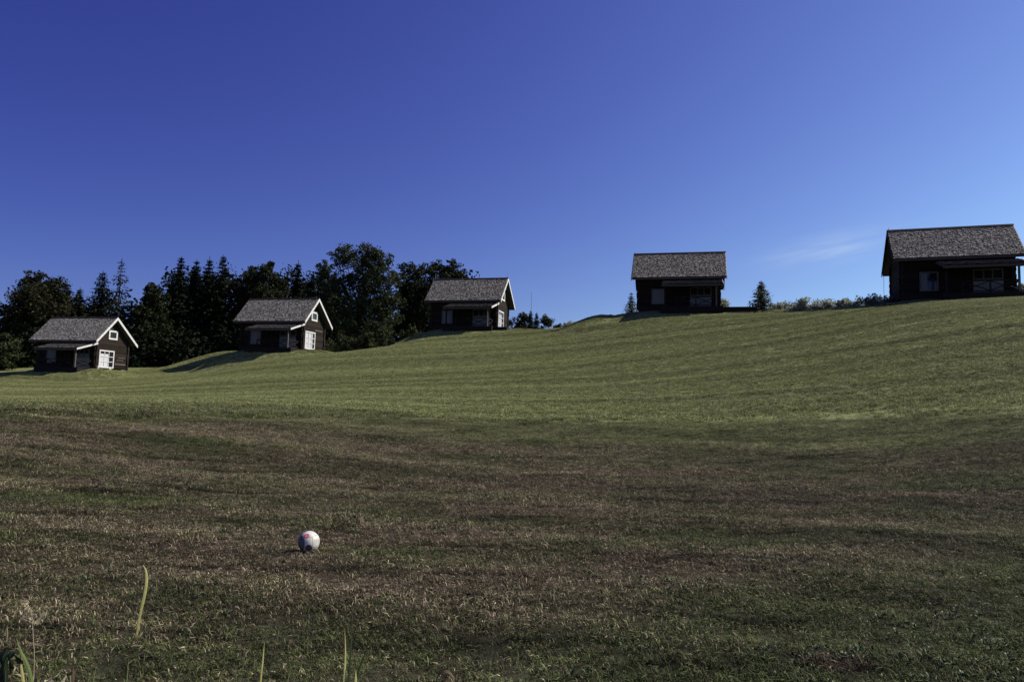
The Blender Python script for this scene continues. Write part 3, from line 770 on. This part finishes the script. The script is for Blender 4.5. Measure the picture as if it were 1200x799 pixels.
# low trees and bushes before the wood, and on the skyline
def bush(name, px, ty, r, hw, mat, label, seed, group, dens=1.0, leaf=.22, kind='bush', low=0.25):
    b_, h_ = place(px, ty, r); h_ = max(h_, .6); wd = hw * mpx(r)
    R = rnd(seed); root = empty(name, b_); tag(root, label, kind, group)
    t = MB(); c = MB()
    for i in range(14):
        a = R.random() * 6.28; q = wd * R.uniform(.1, .95); z = h_ * R.uniform(low, .95) * (1 - .35 * (q / wd) ** 2)
        p = Vector((q * math.cos(a), q * math.sin(a), z))
        t.tube([(0, 0, -.3), (p.x * .4, p.y * .4, z * .5), p], [.05, .03, .012], 4, cap=False)
        for j in range(int(9 * dens)):
            d = Vector((R.gauss(0, 1), R.gauss(0, 1), R.gauss(0, 1))).normalized() * min(wd, h_) * R.uniform(.15, .5)
            cc = p + d; cc.z = max(.1, min(cc.z, h_ * 1.02))
            leaf_quads(c, R, cc, .32, 22, leaf, R.uniform(0, .8))
    t.build('stem', M['bark'], root); c.build('foliage', M[mat], root)
BU = [
    ('leafmid', 6, 396, 124, 15, 'grey green bush by the left edge, left of the leftmost cabin'),
    ('leafbush', 404, 386, 99, 16, 'rounded bush right behind the second cabin gable'),
    ('leafbush', 428, 391, 97, 14, 'bush at the foot of the biggest leafy tree'),
    ('leafbush', 452, 383, 99, 15, 'taller bush left of the middle cabin mound'),
    ('leafbush', 478, 380, 99, 14, 'bush touching the left flank of the middle cabin mound'),
    ('leafbush', 380, 392, 104, 12, 'bush half hidden by the second cabin gable'),
    ('leafbrown', 606, 360, 96, 12, 'olive bush right behind the middle cabin wall'),
    ('leafbush', 616, 367, 97, 9, 'bush between the middle cabin and the twin small spruces'),
    ('leafbush', 641, 371, 94, 9, 'small leafy bush right of the thin pole'),
    ('leafbush', 653, 378, 92, 7, 'lowest bush at the foot of the mound right of the thin pole'),
    ('leafsilver', 668, 373, 84, 8, 'sparse pale bush on the slope left of the skyline mound'),
    ('leafsilver', 850, 352, 78, 8, 'sparse pale bush at the right corner of the square-on cabin'),
    ('leafsilver', 917, 357, 74, 12, 'leftmost silvery bush of the skyline row'),
    ('leafsilver', 936, 352, 72, 12, 'tallest silvery bush in the left half of the skyline row'),
    ('leafsilver', 954, 353, 72, 12, 'silvery bush in the middle of the skyline row'),
    ('leafsilver', 973, 354, 71, 12, 'silvery bush just right of the middle of the skyline row'),
    ('leafsilver', 992, 351, 70, 12, 'silvery bush with upright shoots in the right half of the skyline row'),
    ('leafsilver', 1012, 348, 70, 12, 'silvery bush near the right end of the skyline row'),
    ('leafsilver', 1032, 347, 70, 12, 'silvery bush beside the left wall of the rightmost cabin'),
    ('leafsilver', 1198, 331, 72, 7, 'pale bush seen past the porch of the rightmost cabin'),
]
for i, (mt, px, ty, r, hw, lab) in enumerate(BU):
    bush('bush', px, ty, r, hw, mt, lab, 300 + i, 'bushes behind the cabins and on the skyline', dens=.95 if mt == 'leafsilver' else 1.5, leaf=.19 if mt == 'leafsilver' else .24, low=.08)
for i, (px, ty, r, hw, mt, lab) in enumerate([
        (622, 364, 92, 5, 'spruce_dim', 'small spruce left of the pole right of the middle cabin'),
        (629, 366, 93, 5, 'spruce_dim', 'small spruce right beside the thin pole'),
        (740, 343, 82, 9, 'spruce_blue', 'small grey green spruce at the left wall of the square-on cabin')]):
    b_, h_ = place(px, ty, r); spruce('spruce_tree', b_, h_, hw * mpx(r) * 1.2, 500 + i, mt, lab, group='small spruces on the skyline', dens=1.1)
b_, h_ = place(892, 329, 72)
root_ = spruce('spruce_tree', b_, h_, 13 * mpx(72), 510, 'spruce_blue', 'lone bushy conifer on the skyline between the two right cabins', group='small spruces on the skyline', dens=1.8)
# thin pole
p0, h0 = place(623, 343, 94)
b = MB(); b.tube([(0, 0, -.3), (0, 0, h0)], [.05, .025], 6); o = b.build('pole', M['metal']); o.location = p0
tag(o, 'thin bare pole on the skyline right of the middle cabin', 'pole')

# dark mass of the wood behind the edge trees
def woodland():
    R = rnd(1234); c = MB()
    for (px0, px1, ty, r, n) in ((-60, 40, 395, 135, 70), (60, 200, 342, 134, 200), (190, 390, 315, 133, 520), (300, 560, 340, 130, 380), (465, 552, 320, 126, 190), (-60, 600, 385, 118, 420), (150, 560, 372, 126, 300)):
        for _ in range(n):
            px = R.uniform(px0, px1); rr = r + R.uniform(-3, 8)
            g = at(px, 430, rr); z0 = hz(g.x, g.y); zt = at(px, ty + R.uniform(0, 14), rr).z
            z = R.uniform(z0 + .3, zt)
            leaf_quads(c, R, Vector((g.x, g.y, z)), R.uniform(1.2, 2.2), 46, .62, R.uniform(0, .3))
    o = c.build('woodland', M['spruce']); tag(o, 'dark unbroken mass of the wood behind the edge trees', 'woodland', kind='stuff')
woodland()

# ------------------------------------------------------------------ grass
def grass_patch(name, size, n, hmin, hmax, wd, seed, lean=1.0, sink=.008):
    """a tile of turf: small clumps of short bent blades plus loose cut straw lying flat"""
    R = rnd(seed); b = MB(); spread = hmax * .55
    def put(x, y, h, a, l, w_, tn, z0=None):
        z0 = -sink if z0 is None else z0
        sx_, sy_ = -math.sin(a) * w_ / 2, math.cos(a) * w_ / 2; dx, dy = math.cos(a) * l, math.sin(a) * l; tw = R.uniform(-.6, .6)
        p0 = Vector((x, y, z0)); p1 = Vector((x + dx * .4, y + dy * .4, z0 + (h - z0) * .7)); p2 = Vector((x + dx, y + dy, h * R.uniform(.7, 1)))
        s_ = Vector((sx_, sy_, 0)); s2 = Vector((sx_ * .85, sy_ * .85, tw * w_ * .5)); base = len(b.v)
        b.v += [tuple(q) for q in (p0 - s_, p0 + s_, p1 + s2, p1 - s2, p2)]; b.c += [tn] * 5
        b.f += [(base, base + 1, base + 2, base + 3), (base + 3, base + 2, base + 4)]; b.mi += [0, 0]
    k = 0
    while k < n:
        cx, cy = R.uniform(-size / 2, size / 2), R.uniform(-size / 2, size / 2); m_ = R.randint(5, 12); ct = R.random(); ch = R.uniform(.45, 1.15); ca = R.random() * 6.283
        for _ in range(m_):
            h = R.uniform(hmin, hmax) * ch * (1.0 if R.random() < .95 else 1.6); a = ca + R.gauss(0, 1.5); l = R.uniform(.35, 1.5) * lean * h
            tn = min(.999, max(0, ct + R.gauss(0, .16)))
            put(cx + R.gauss(0, 1) * spread, cy + R.gauss(0, 1) * spread, h, a, l, wd * R.uniform(.6, 1.4), tn)
        k += m_
    for _ in range(n // 14):                                       # loose straw
        h = hmax * R.uniform(.35, .9); x, y = R.uniform(-size / 2, size / 2), R.uniform(-size / 2, size / 2)
        put(x, y, h, R.random() * 6.283, hmax * R.uniform(.6, 1.5), wd * R.uniform(.7, 1.3), R.uniform(.0, .999), z0=h * .8)
    return bpy.data.objects.new(name, b.mesh(name, M['blade']))
def herb_patch(name, seed):
    R = rnd(seed); b = MB()
    for _ in range(9):
        cx, cy = R.uniform(-.22, .22), R.uniform(-.22, .22); n = R.randint(4, 8); a0 = R.random() * 6.28; sz = R.uniform(.5, 1.2)
        for i in range(n):
            a = a0 + 6.283 * i / n + R.uniform(-.3, .3); L = R.uniform(.02, .045) * sz; w_ = L * R.uniform(.28, .45); d = Vector((math.cos(a), math.sin(a), 0)); s_ = Vector((-d.y, d.x, 0)); z = R.uniform(.015, .05)
            p = Vector((cx, cy, .008)); q = [p, p + d * L * .5 + s_ * w_ * .5 + Vector((0, 0, z * .8)), p + d * L + Vector((0, 0, z)), p + d * L * .5 - s_ * w_ * .5 + Vector((0, 0, z * .8))]
            b.face(q, R.random())
    return bpy.data.objects.new(name, b.mesh(name, M['herb']))
def grass_object():
    colls = []
    for cname, size, n, h0, h1, w_ in (('turf_near', .5, 760, .012, .042, .0050), ('turf_far', 1.1, 1300, .022, .058, .0115)):
        cc = bpy.data.collections.new(cname)
        for v in range(4): cc.objects.link(grass_patch('turf_tile', size, n, h0, h1, w_, 900 + v, 1.25, .008 if size < 1 else .05))
        colls.append(cc)
    cc = bpy.data.collections.new('herbs')
    for v in range(4): cc.objects.link(herb_patch('herb_tile', 950 + v))
    colls.append(cc)
    R = np.random.default_rng(4)
    def pts(r0, r1, st, halfdeg=41):
        N = int(r1 / st) + 2
        xs = np.arange(-N, N + 1) * st; X, Y = np.meshgrid(xs, xs[xs > -3 * st]); X = X.ravel(); Y = Y.ravel()
        X = X + R.uniform(-.3, .3, X.shape) * st; Y = Y + R.uniform(-.3, .3, Y.shape) * st
        r = np.hypot(X, Y); k_ = (r > r0) & (r < r1) & ((np.abs(np.degrees(np.arctan2(X, Y))) < halfdeg) | (r < 4))
        return np.c_[X[k_], Y[k_]]
    sets = [(pts(1.2, 22, .36), colls[0]), (pts(22, 104, .95, 37.5), colls[1])]
    hp = pts(3.2, 19, .42, 36); pr_ = .05 + .75 * sstep(1 - np.hypot((hp[:, 0] - 2.6) / 2.2, (hp[:, 1] - 4.6) / 1.6)) + .35 * sstep(1 - np.hypot((hp[:, 0] + 1.3) / 2.5, (hp[:, 1] - 9.2) / 1.2))
    hp = hp[R.random(len(hp)) < pr_]; sets.append((hp, colls[2]))
    verts = []; kind = []; nor = []
    for si, (P, _) in enumerate(sets):
        # keep the floor of each cabin clear
        keep = np.ones(len(P), bool)
        for cx, cy, c0, ca in CABS:
            dx = P[:, 0] - cx; dy = P[:, 1] - cy
            lx = dx * math.cos(ca) + dy * math.sin(ca); ly = -dx * math.sin(ca) + dy * math.cos(ca)
            keep &= ~((lx > -4.2) & (lx < 4.5) & (ly > -5.4) & (ly < 3.2))
        P = P[keep]
        Z = height(P); e = .3
        gx_ = (height(P + [e, 0]) - height(P - [e, 0])) / (2 * e); gy_ = (height(P + [0, e]) - height(P - [0, e])) / (2 * e)
        nrm = np.c_[-gx_, -gy_, np.ones(len(P))]; nrm /= np.linalg.norm(nrm, axis=1)[:, None]
        verts.append(np.c_[P, Z + (0.02 if si == 1 else 0)]); nor.append(nrm); kind += [si] * len(P)
    V = np.concatenate(verts); Nn = np.concatenate(nor)
    me = bpy.data.meshes.new('grass'); me.from_pydata(V.tolist(), [], [])
    a = me.attributes.new('nrm', 'FLOAT_VECTOR', 'POINT'); a.data.foreach_set('vector', Nn.ravel())
    a = me.attributes.new('sel', 'INT', 'POINT'); a.data.foreach_set('value', kind)
    o = bpy.data.objects.new('grass', me); col.objects.link(o)
    g = bpy.data.node_groups.new('grass_nodes', 'GeometryNodeTree')
    g.interface.new_socket('Geometry', in_out='INPUT', socket_type='NodeSocketGeometry'); g.interface.new_socket('Geometry', in_out='OUTPUT', socket_type='NodeSocketGeometry')
    N = g.nodes; gi = N.new('NodeGroupInput'); go = N.new('NodeGroupOutput'); jn = N.new('GeometryNodeJoinGeometry')
    an = N.new('GeometryNodeInputNamedAttribute'); an.data_type = 'FLOAT_VECTOR'; an.inputs[0].default_value = 'nrm'
    sl = N.new('GeometryNodeInputNamedAttribute'); sl.data_type = 'INT'; sl.inputs[0].default_value = 'sel'
    al = N.new('FunctionNodeAlignEulerToVector'); al.axis = 'Z'; g.links.new(an.outputs[0], al.inputs['Vector'])
    rv = N.new('FunctionNodeRandomValue'); rv.data_type = 'FLOAT'; rv.inputs[2].default_value = 0; rv.inputs[3].default_value = 6.283
    rr = N.new('FunctionNodeRotateEuler'); rr.rotation_type = 'AXIS_ANGLE' if hasattr(rr, 'rotation_type') else rr.type
    try: rr.space = 'LOCAL'
    except Exception: pass
    g.links.new(al.outputs[0], rr.inputs['Rotation'])
    rr.inputs['Axis'].default_value = (0, 0, 1); g.links.new(rv.outputs[1], rr.inputs['Angle'])
    ri = N.new('FunctionNodeRandomValue'); ri.data_type = 'INT'; ri.inputs[4].default_value = 0; ri.inputs[5].default_value = 3
    rs = N.new('FunctionNodeRandomValue'); rs.data_type = 'FLOAT'; rs.inputs[2].default_value = .8; rs.inputs[3].default_value = 1.25; rs.inputs['Seed'].default_value = 5
    for si, cc in enumerate(colls):
        ci = N.new('GeometryNodeCollectionInfo'); ci.inputs['Collection'].default_value = cc
        ci.inputs['Separate Children'].default_value = True; ci.inputs['Reset Children'].default_value = True
        ip = N.new('GeometryNodeInstanceOnPoints'); ip.inputs['Pick Instance'].default_value = True
        mp_ = N.new('GeometryNodeMeshToPoints')
        g.links.new(gi.outputs[0], ip.inputs['Points']); 
        cq = N.new('FunctionNodeCompare'); cq.data_type = 'INT'; cq.operation = 'EQUAL'; g.links.new(sl.outputs[0], cq.inputs[2]); cq.inputs[3].default_value = si
        g.links.new(cq.outputs[0], ip.inputs['Selection'])
        g.links.new(ci.outputs[0], ip.inputs['Instance']); g.links.new(ri.outputs[2], ip.inputs['Instance Index'])
        g.links.new(rr.outputs[0], ip.inputs['Rotation']); g.links.new(rs.outputs[1], ip.inputs['Scale'])
        g.links.new(ip.outputs[0], jn.inputs[0])
    g.links.new(jn.outputs[0], go.inputs[0])
    md = o.modifiers.new('grass', 'NODES'); md.node_group = g
    tag(o, 'short mown grass, brown and dry near the viewer and greener up the slope', 'grass', kind='stuff')
grass_object()

# ------------------------------------------------------------------ ball
def ball():
    r = .112; lo_, hi_ = 6.0, 10.0
    for _ in range(30):
        md_ = (lo_ + hi_) / 2; p = at(362, 634.5, md_); z = hz(p.x, p.y)
        if p.z > z + r - .008: lo_ = md_
        else: hi_ = md_
    bm = bmesh.new(); bmesh.ops.create_icosphere(bm, subdivisions=4, radius=r)
    me = bpy.data.meshes.new('football'); bm.to_mesh(me); bm.free()
    k = NM('ball_leather', 0.45, 0.4); o_ = k.obj()
    v = k.n('ShaderNodeTexVoronoi', feature='DISTANCE_TO_EDGE'); v.inputs['Scale'].default_value = 9.5; v.inputs['Randomness'].default_value = .35; k.l(o_, v.inputs['Vector'])
    seam = k.rng(v.outputs[0], 0.0, 0.035, 0.0, 1.0)
    base = k.mix(k.rng(k.noise(o_, 14, 5), .38, .7), (0.58, 0.56, 0.52), (0.38, 0.35, 0.30))
    def spot(cx, cy, cz_, rad, soft=.006):
        s = k.n('ShaderNodeVectorMath', operation='DISTANCE'); k.l(o_, s.inputs[0]); s.inputs[1].default_value = (cx, cy, cz_)
        return k.rng(s.outputs['Value'], rad - soft, rad + soft, 1, 0)
    toc = -Vector((p.x, p.y, p.z - EYE)).normalized(); rt = RT; up = UP
    def sp_(u, v_): # point on ball seen at (u right, v up) in radii
        d = toc * math.sqrt(max(0, 1 - u * u - v_ * v_)) + rt * u + up * v_; return d.normalized() * r
    c = base
    q = sp_(-.25, .58); ring = spot(*q, .031); hole = spot(*q, .013)
    wig = k.rng(k.noise(o_, 55, 2), .45, .55)
    c = k.mix(k.ma('MULTIPLY', ring, k.ma('SUBTRACT', 1.0, k.ma('MULTIPLY', hole, wig))), c, (0.42, 0.07, 0.10))
    q = sp_(-.02, -.52); c = k.mix(spot(*q, .037), c, (0.10, 0.02, 0.03))
    q = sp_(-.80, -.12); c = k.mix(spot(*q, .083), c, (0.085, 0.087, 0.09))  # shaded left side of the ball painted in as a dark grey patch
    q = sp_(.8, .1); c = k.mix(spot(*q, .012), c, (0.35, 0.32, 0.28))
    q = -sp_(.1, .3); c = k.mix(spot(*q, .04), c, (0.55, 0.06, 0.09))
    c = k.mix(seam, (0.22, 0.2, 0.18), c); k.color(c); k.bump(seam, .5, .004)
    me.materials.append(k.m); me.polygons.foreach_set('use_smooth', [True] * len(me.polygons))
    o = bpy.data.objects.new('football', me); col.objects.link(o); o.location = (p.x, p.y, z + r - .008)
    tag(o, 'white football with two red marks and painted-in grey shade on its left side lying on the dry grass', 'ball')
ball()

# ------------------------------------------------------------------ tall stems in front
def plain_leaf(name, c1, c2, trans=.3):
    k = NM(name, .5, .3); f = k.ma('ADD', k.ma('MULTIPLY', k.noise(k.obj(), 30, 3), .5), k.ma('MULTIPLY', k.attr(), .6)); c = k.mix(k.rng(f, .2, .9), c1, c2); k.color(c)
    tr = k.n('ShaderNodeBsdfTranslucent'); k.l(c, tr.inputs[0]); mx = k.n('ShaderNodeMixShader'); mx.inputs[0].default_value = trans
    o = k.t.nodes['Material Output']; k.l(k.b.outputs[0], mx.inputs[1]); k.l(tr.outputs[0], mx.inputs[2]); k.l(mx.outputs[0], o.inputs[0]); return k.m
M['yblade'] = plain_leaf('yellow_green_blade', (0.28, 0.27, 0.07), (0.80, 0.74, 0.28), .5)
M['gblade'] = plain_leaf('green_blade', (0.10, 0.13, 0.035), (0.30, 0.36, 0.12), .5)
M['dblade'] = plain_leaf('dark_green_blade', (0.012, 0.02, 0.008), (0.035, 0.05, 0.02), .1)
M['seed'] = plain_leaf('pale_seed', (0.55, 0.45, 0.27), (0.88, 0.76, 0.5), .55)
M['straw'] = plain_leaf('straw', (0.28, 0.23, 0.14), (0.62, 0.54, 0.38))
M['dryleaf'] = plain_leaf('dry_brown_leaf', (0.05, 0.03, 0.018), (0.2, 0.13, 0.08))
def px_pt(px, py, r): return at(px, py, r)
def ribbon(b, pts, ws, side, tone0=.3, tone1=.9, fold=.09):
    n = len(pts); base = len(b.v); side = Vector(side).normalized()
    for i, (p, w_) in enumerate(zip(pts, ws)):
        p = Vector(p); d = (Vector(pts[min(i + 1, n - 1)]) - Vector(pts[max(0, i - 1)])).normalized(); s = (side - d * side.dot(d)).normalized(); nn = d.cross(s)
        t = tone0 + (tone1 - tone0) * i / (n - 1)
        b.v += [tuple(p - s * w_ / 2 + nn * w_ * fold), tuple(p), tuple(p + s * w_ / 2 + nn * w_ * fold)]; b.c += [t] * 3
    for i in range(n - 1):
        for k_ in range(2): b.f.append((base + i * 3 + k_, base + i * 3 + k_ + 1, base + i * 3 + 4 + k_, base + i * 3 + 3 + k_)); b.mi.append(0)
def smooth_pts(ps, n=12):
    out = []; P = [Vector(p) for p in ps]; P = [2 * P[0] - P[1]] + P + [2 * P[-1] - P[-2]]
    for i in range(1, len(P) - 2):
        for j in range(n):
            t = j / n; a, b_, c, d = P[i - 1:i + 3]
            out.append(.5 * ((2 * b_) + (c - a) * t + (2 * a - 5 * b_ + 4 * c - d) * t * t + (3 * b_ - a - 3 * c + d) * t ** 3))
    out.append(P[-2]); return out
def hit(px, py, r0=2.0, r1=14.0):
    """distance at which the sight line through a pixel meets the lawn"""
    for _ in range(30):
        r = (r0 + r1) / 2; p = at(px, py, r)
        if p.z > hz(p.x, p.y): r0 = r
        else: r1 = r
    return r0
def blade(pxs, r, wid, mat, label, name='grass_blade', cat='grass blade', group='tall blades in the foreground', lean=0.0, to_ground=True):
    if pxs[0][1] < 796 and to_ground: r = hit(*pxs[0])
    pts = [at(x, y, r + lean * i) for i, (x, y) in enumerate(pxs)]
    g = pts[0].copy(); zg = hz(g.x, g.y) - .02
    if to_ground and g.z > zg + .03: pts = [Vector((g.x, g.y, zg))] + pts
    S = smooth_pts(pts, 8); n = len(S); base = Vector((S[0].x, S[0].y, hz(S[0].x, S[0].y)))
    ws = [wid * (0.75 + .5 * math.sin(math.pi * min(1, i / n * 1.1))) * (1 - (i / (n - 1)) ** 5) + .0006 for i in range(n)]
    b = MB(); ribbon(b, [p - base for p in S], [q_ * .8 for q_ in ws], (1, .95, 0)); o = b.build(name, M[mat]); o.location = base
    tag(o, label, cat, group); return o
blade([(160, 747), (164, 722), (170, 695), (172, 680), (171, 668), (167, 661)], 5.15, .019, 'yblade', 'tall curved yellow blade standing alone left of the football')
blade([(160, 748), (164, 745), (168, 739)], 5.13, .011, 'straw', 'short straw blade at the foot of the curved yellow blade')
blade([(305, 805), (308, 775), (310, 751)], 4.0, .009, 'yblade', 'straight yellow blade at the bottom between the curved blade and the dark pair')
blade([(402, 820), (404, 790), (405, 765), (404, 736)], 3.7, .011, 'yblade', 'sunlit blade of the upright pair at the bottom edge')
blade([(407, 820), (410, 780), (412, 745), (413, 709)], 3.75, .012, 'dblade', 'tallest dark blade of the upright pair at the bottom edge')
blade([(411, 820), (418, 793), (428, 765), (434, 757)], 3.7, .014, 'dblade', 'dark blade leaning right from the upright pair')
blade([(416, 820), (417, 799), (417, 784)], 3.6, .016, 'yblade', 'short broad sunlit blade at the foot of the upright pair')
blade([(574, 815), (574, 790), (576, 764)], 4.1, .005, 'gblade', 'thin pale blade near the bottom right of the dry curled leaf')
blade([(336, 815), (338, 795), (342, 779)], 4.1, .005, 'gblade', 'thin green blade at the bottom right of the straight yellow blade')
blade([(38, 815), (35, 790), (30, 775), (24, 762), (19, 746)], 4.1, .018, 'gblade', 'broad upright green blade in the weed clump at the lower left corner')
blade([(28, 815), (27, 795), (25, 780), (26, 768)], 4.15, .012, 'yblade', 'pale green blade beside the broad one in the lower left clump')
blade([(20, 763), (26, 757), (36, 754), (46, 755), (55, 760)], 4.2, .012, 'dryleaf', 'brown arching leaf over the lower left weed clump', name='dry_leaf_blade', to_ground=True)
blade([(48, 805), (56, 797), (66, 792), (71, 786)], 4.15, .011, 'straw', 'straw blade lying slantwise at the bottom left')
blade([(73, 806), (75, 796), (78, 791)], 4.1, .014, 'straw', 'short pale blade beside the slanting straw at the bottom left')
blade([(85, 806), (86, 790), (86, 780)], 4.15, .011, 'dryleaf', 'upright brown blade at the bottom left')
blade([(108, 812), (110, 795), (113, 778)], 4.2, .005, 'gblade', 'thin green blade right of the upright brown one')
blade([(147, 812), (149, 795), (151, 770)], 4.2, .005, 'gblade', 'thin green blade straight below the curved yellow blade')
blade([(126, 812), (134, 795), (142, 786)], 4.1, .010, 'dblade', 'dark blade leaning right at the bottom left')
blade([(200, 812), (208, 795), (217, 776)], 4.2, .005, 'gblade', 'thin blade leaning right between the two yellow blades')
# dark broad-leaved weed
def weed():
    base = at(12, 815, 4.1); base.z = hz(base.x, base.y); root = empty('weed', base); tag(root, 'dark broad-leaved weed in the lower left corner', 'weed')
    st = MB(); lf = []
    for j, (pts, w_) in enumerate([([(5, 812), (4, 790), (6, 772)], .05), ([(8, 775), (14, 765), (22, 762)], .04), ([(4, 780), (3, 770), (8, 760)], .045), ([(18, 768), (23, 774), (27, 777)], .03), ([(12, 790), (13, 778), (12, 772)], .025)]):
        P = smooth_pts([at(x, y, 4.12 + .01 * j) - base for x, y in pts], 6); n = len(P)
        b = MB(); ribbon(b, P, [.7 * w_ * math.sin(math.pi * (i + .4) / (n + .3)) + .002 for i in range(n)], (1, .3, .2), .1, .6, .15); b.build('leaf', M['dblade'], root)
    st.tube([(0, 0, -.02), at(6, 790, 4.12) - base, at(8, 770, 4.13) - base], [.005, .004, .003], 6); st.build('stem', M['dblade'], root)
weed()
def seed_head():
    base = at(39, 815, 4.12); base.z = hz(base.x, base.y); root = empty('seeding_grass', base); tag(root, 'grass stalk with a pale seed head at the lower left', 'grass stalk')
    P = [at(x, y, 4.12) - base for x, y in ((39, 815), (40, 780), (39, 750), (38, 728), (36, 713))]; P[0] = Vector((0, 0, -.02))
    P = smooth_pts(P, 6); b = MB(); b.tube(P, [.0015] * (len(P) - 1) + [.001], 6); b.build('stem', M['straw'], root)
    R = rnd(11); b = MB(); top = [at(x, y, 4.12) - base for x, y in ((39.5, 738), (38, 728), (36.5, 720), (34, 714), (30, 713), (29, 707))]
    for i in range(64):
        k_ = R.random() ** .8 * (len(top) - 1.001); a, c_ = int(k_), k_ - int(k_)
        p = top[a].lerp(top[a + 1], c_) + Vector((R.gauss(0, .005), R.gauss(0, .005), R.gauss(0, .005))) * (1.5 if a < 2 else .5)
        d = Vector((R.uniform(-1, 1), R.uniform(-.6, .6), R.uniform(.2, 1))).normalized(); s = d.cross(Vector((.2, 1, .1))).normalized()
        L = R.uniform(.009, .019); w_ = L * .26
        b.face([p, p + d * L * .5 + s * w_, p + d * L, p + d * L * .5 - s * w_], R.random())
    for (dx, dz) in ((-11, 2), (9, 5), (-6, 8), (6, -3)):
        q = at(39 + dx, 727 - dz, 4.12) - base; b.tube([at(39, 730, 4.12) - base, q], [.0015, .001], 4)
        for i in range(12): p = q + Vector((R.gauss(0, .008), R.gauss(0, .006), R.gauss(0, .005))); b.face([p, p + Vector((.004, 0, .009)), p + Vector((0, 0, .018)), p + Vector((-.004, 0, .009))], R.random())
    b.build('seed_head', M['seed'], root)
seed_head()
def curled():
    base = at(521, 806, 4.1); base.z = hz(base.x, base.y); b = MB()
    P = smooth_pts([at(x, y, 4.1) - base for x, y in ((514, 806), (512, 796), (516, 790), (522, 787), (528, 790), (531, 798), (529, 806))], 6)
    P[0].z = min(P[0].z, 0.0); ribbon(b, P, [.02] * len(P), (.2, 1, .3), .3, .9, .3); ribbon(b, [p * .72 + Vector((.004, .01, 0)) for p in P], [.014] * len(P), (.1, 1, .6), .0, .4, .3)
    o = b.build('curled_leaf', M['dryleaf']); o.location = base; tag(o, 'curled dry brown leaf at the bottom edge of the picture', 'leaf')
curled()
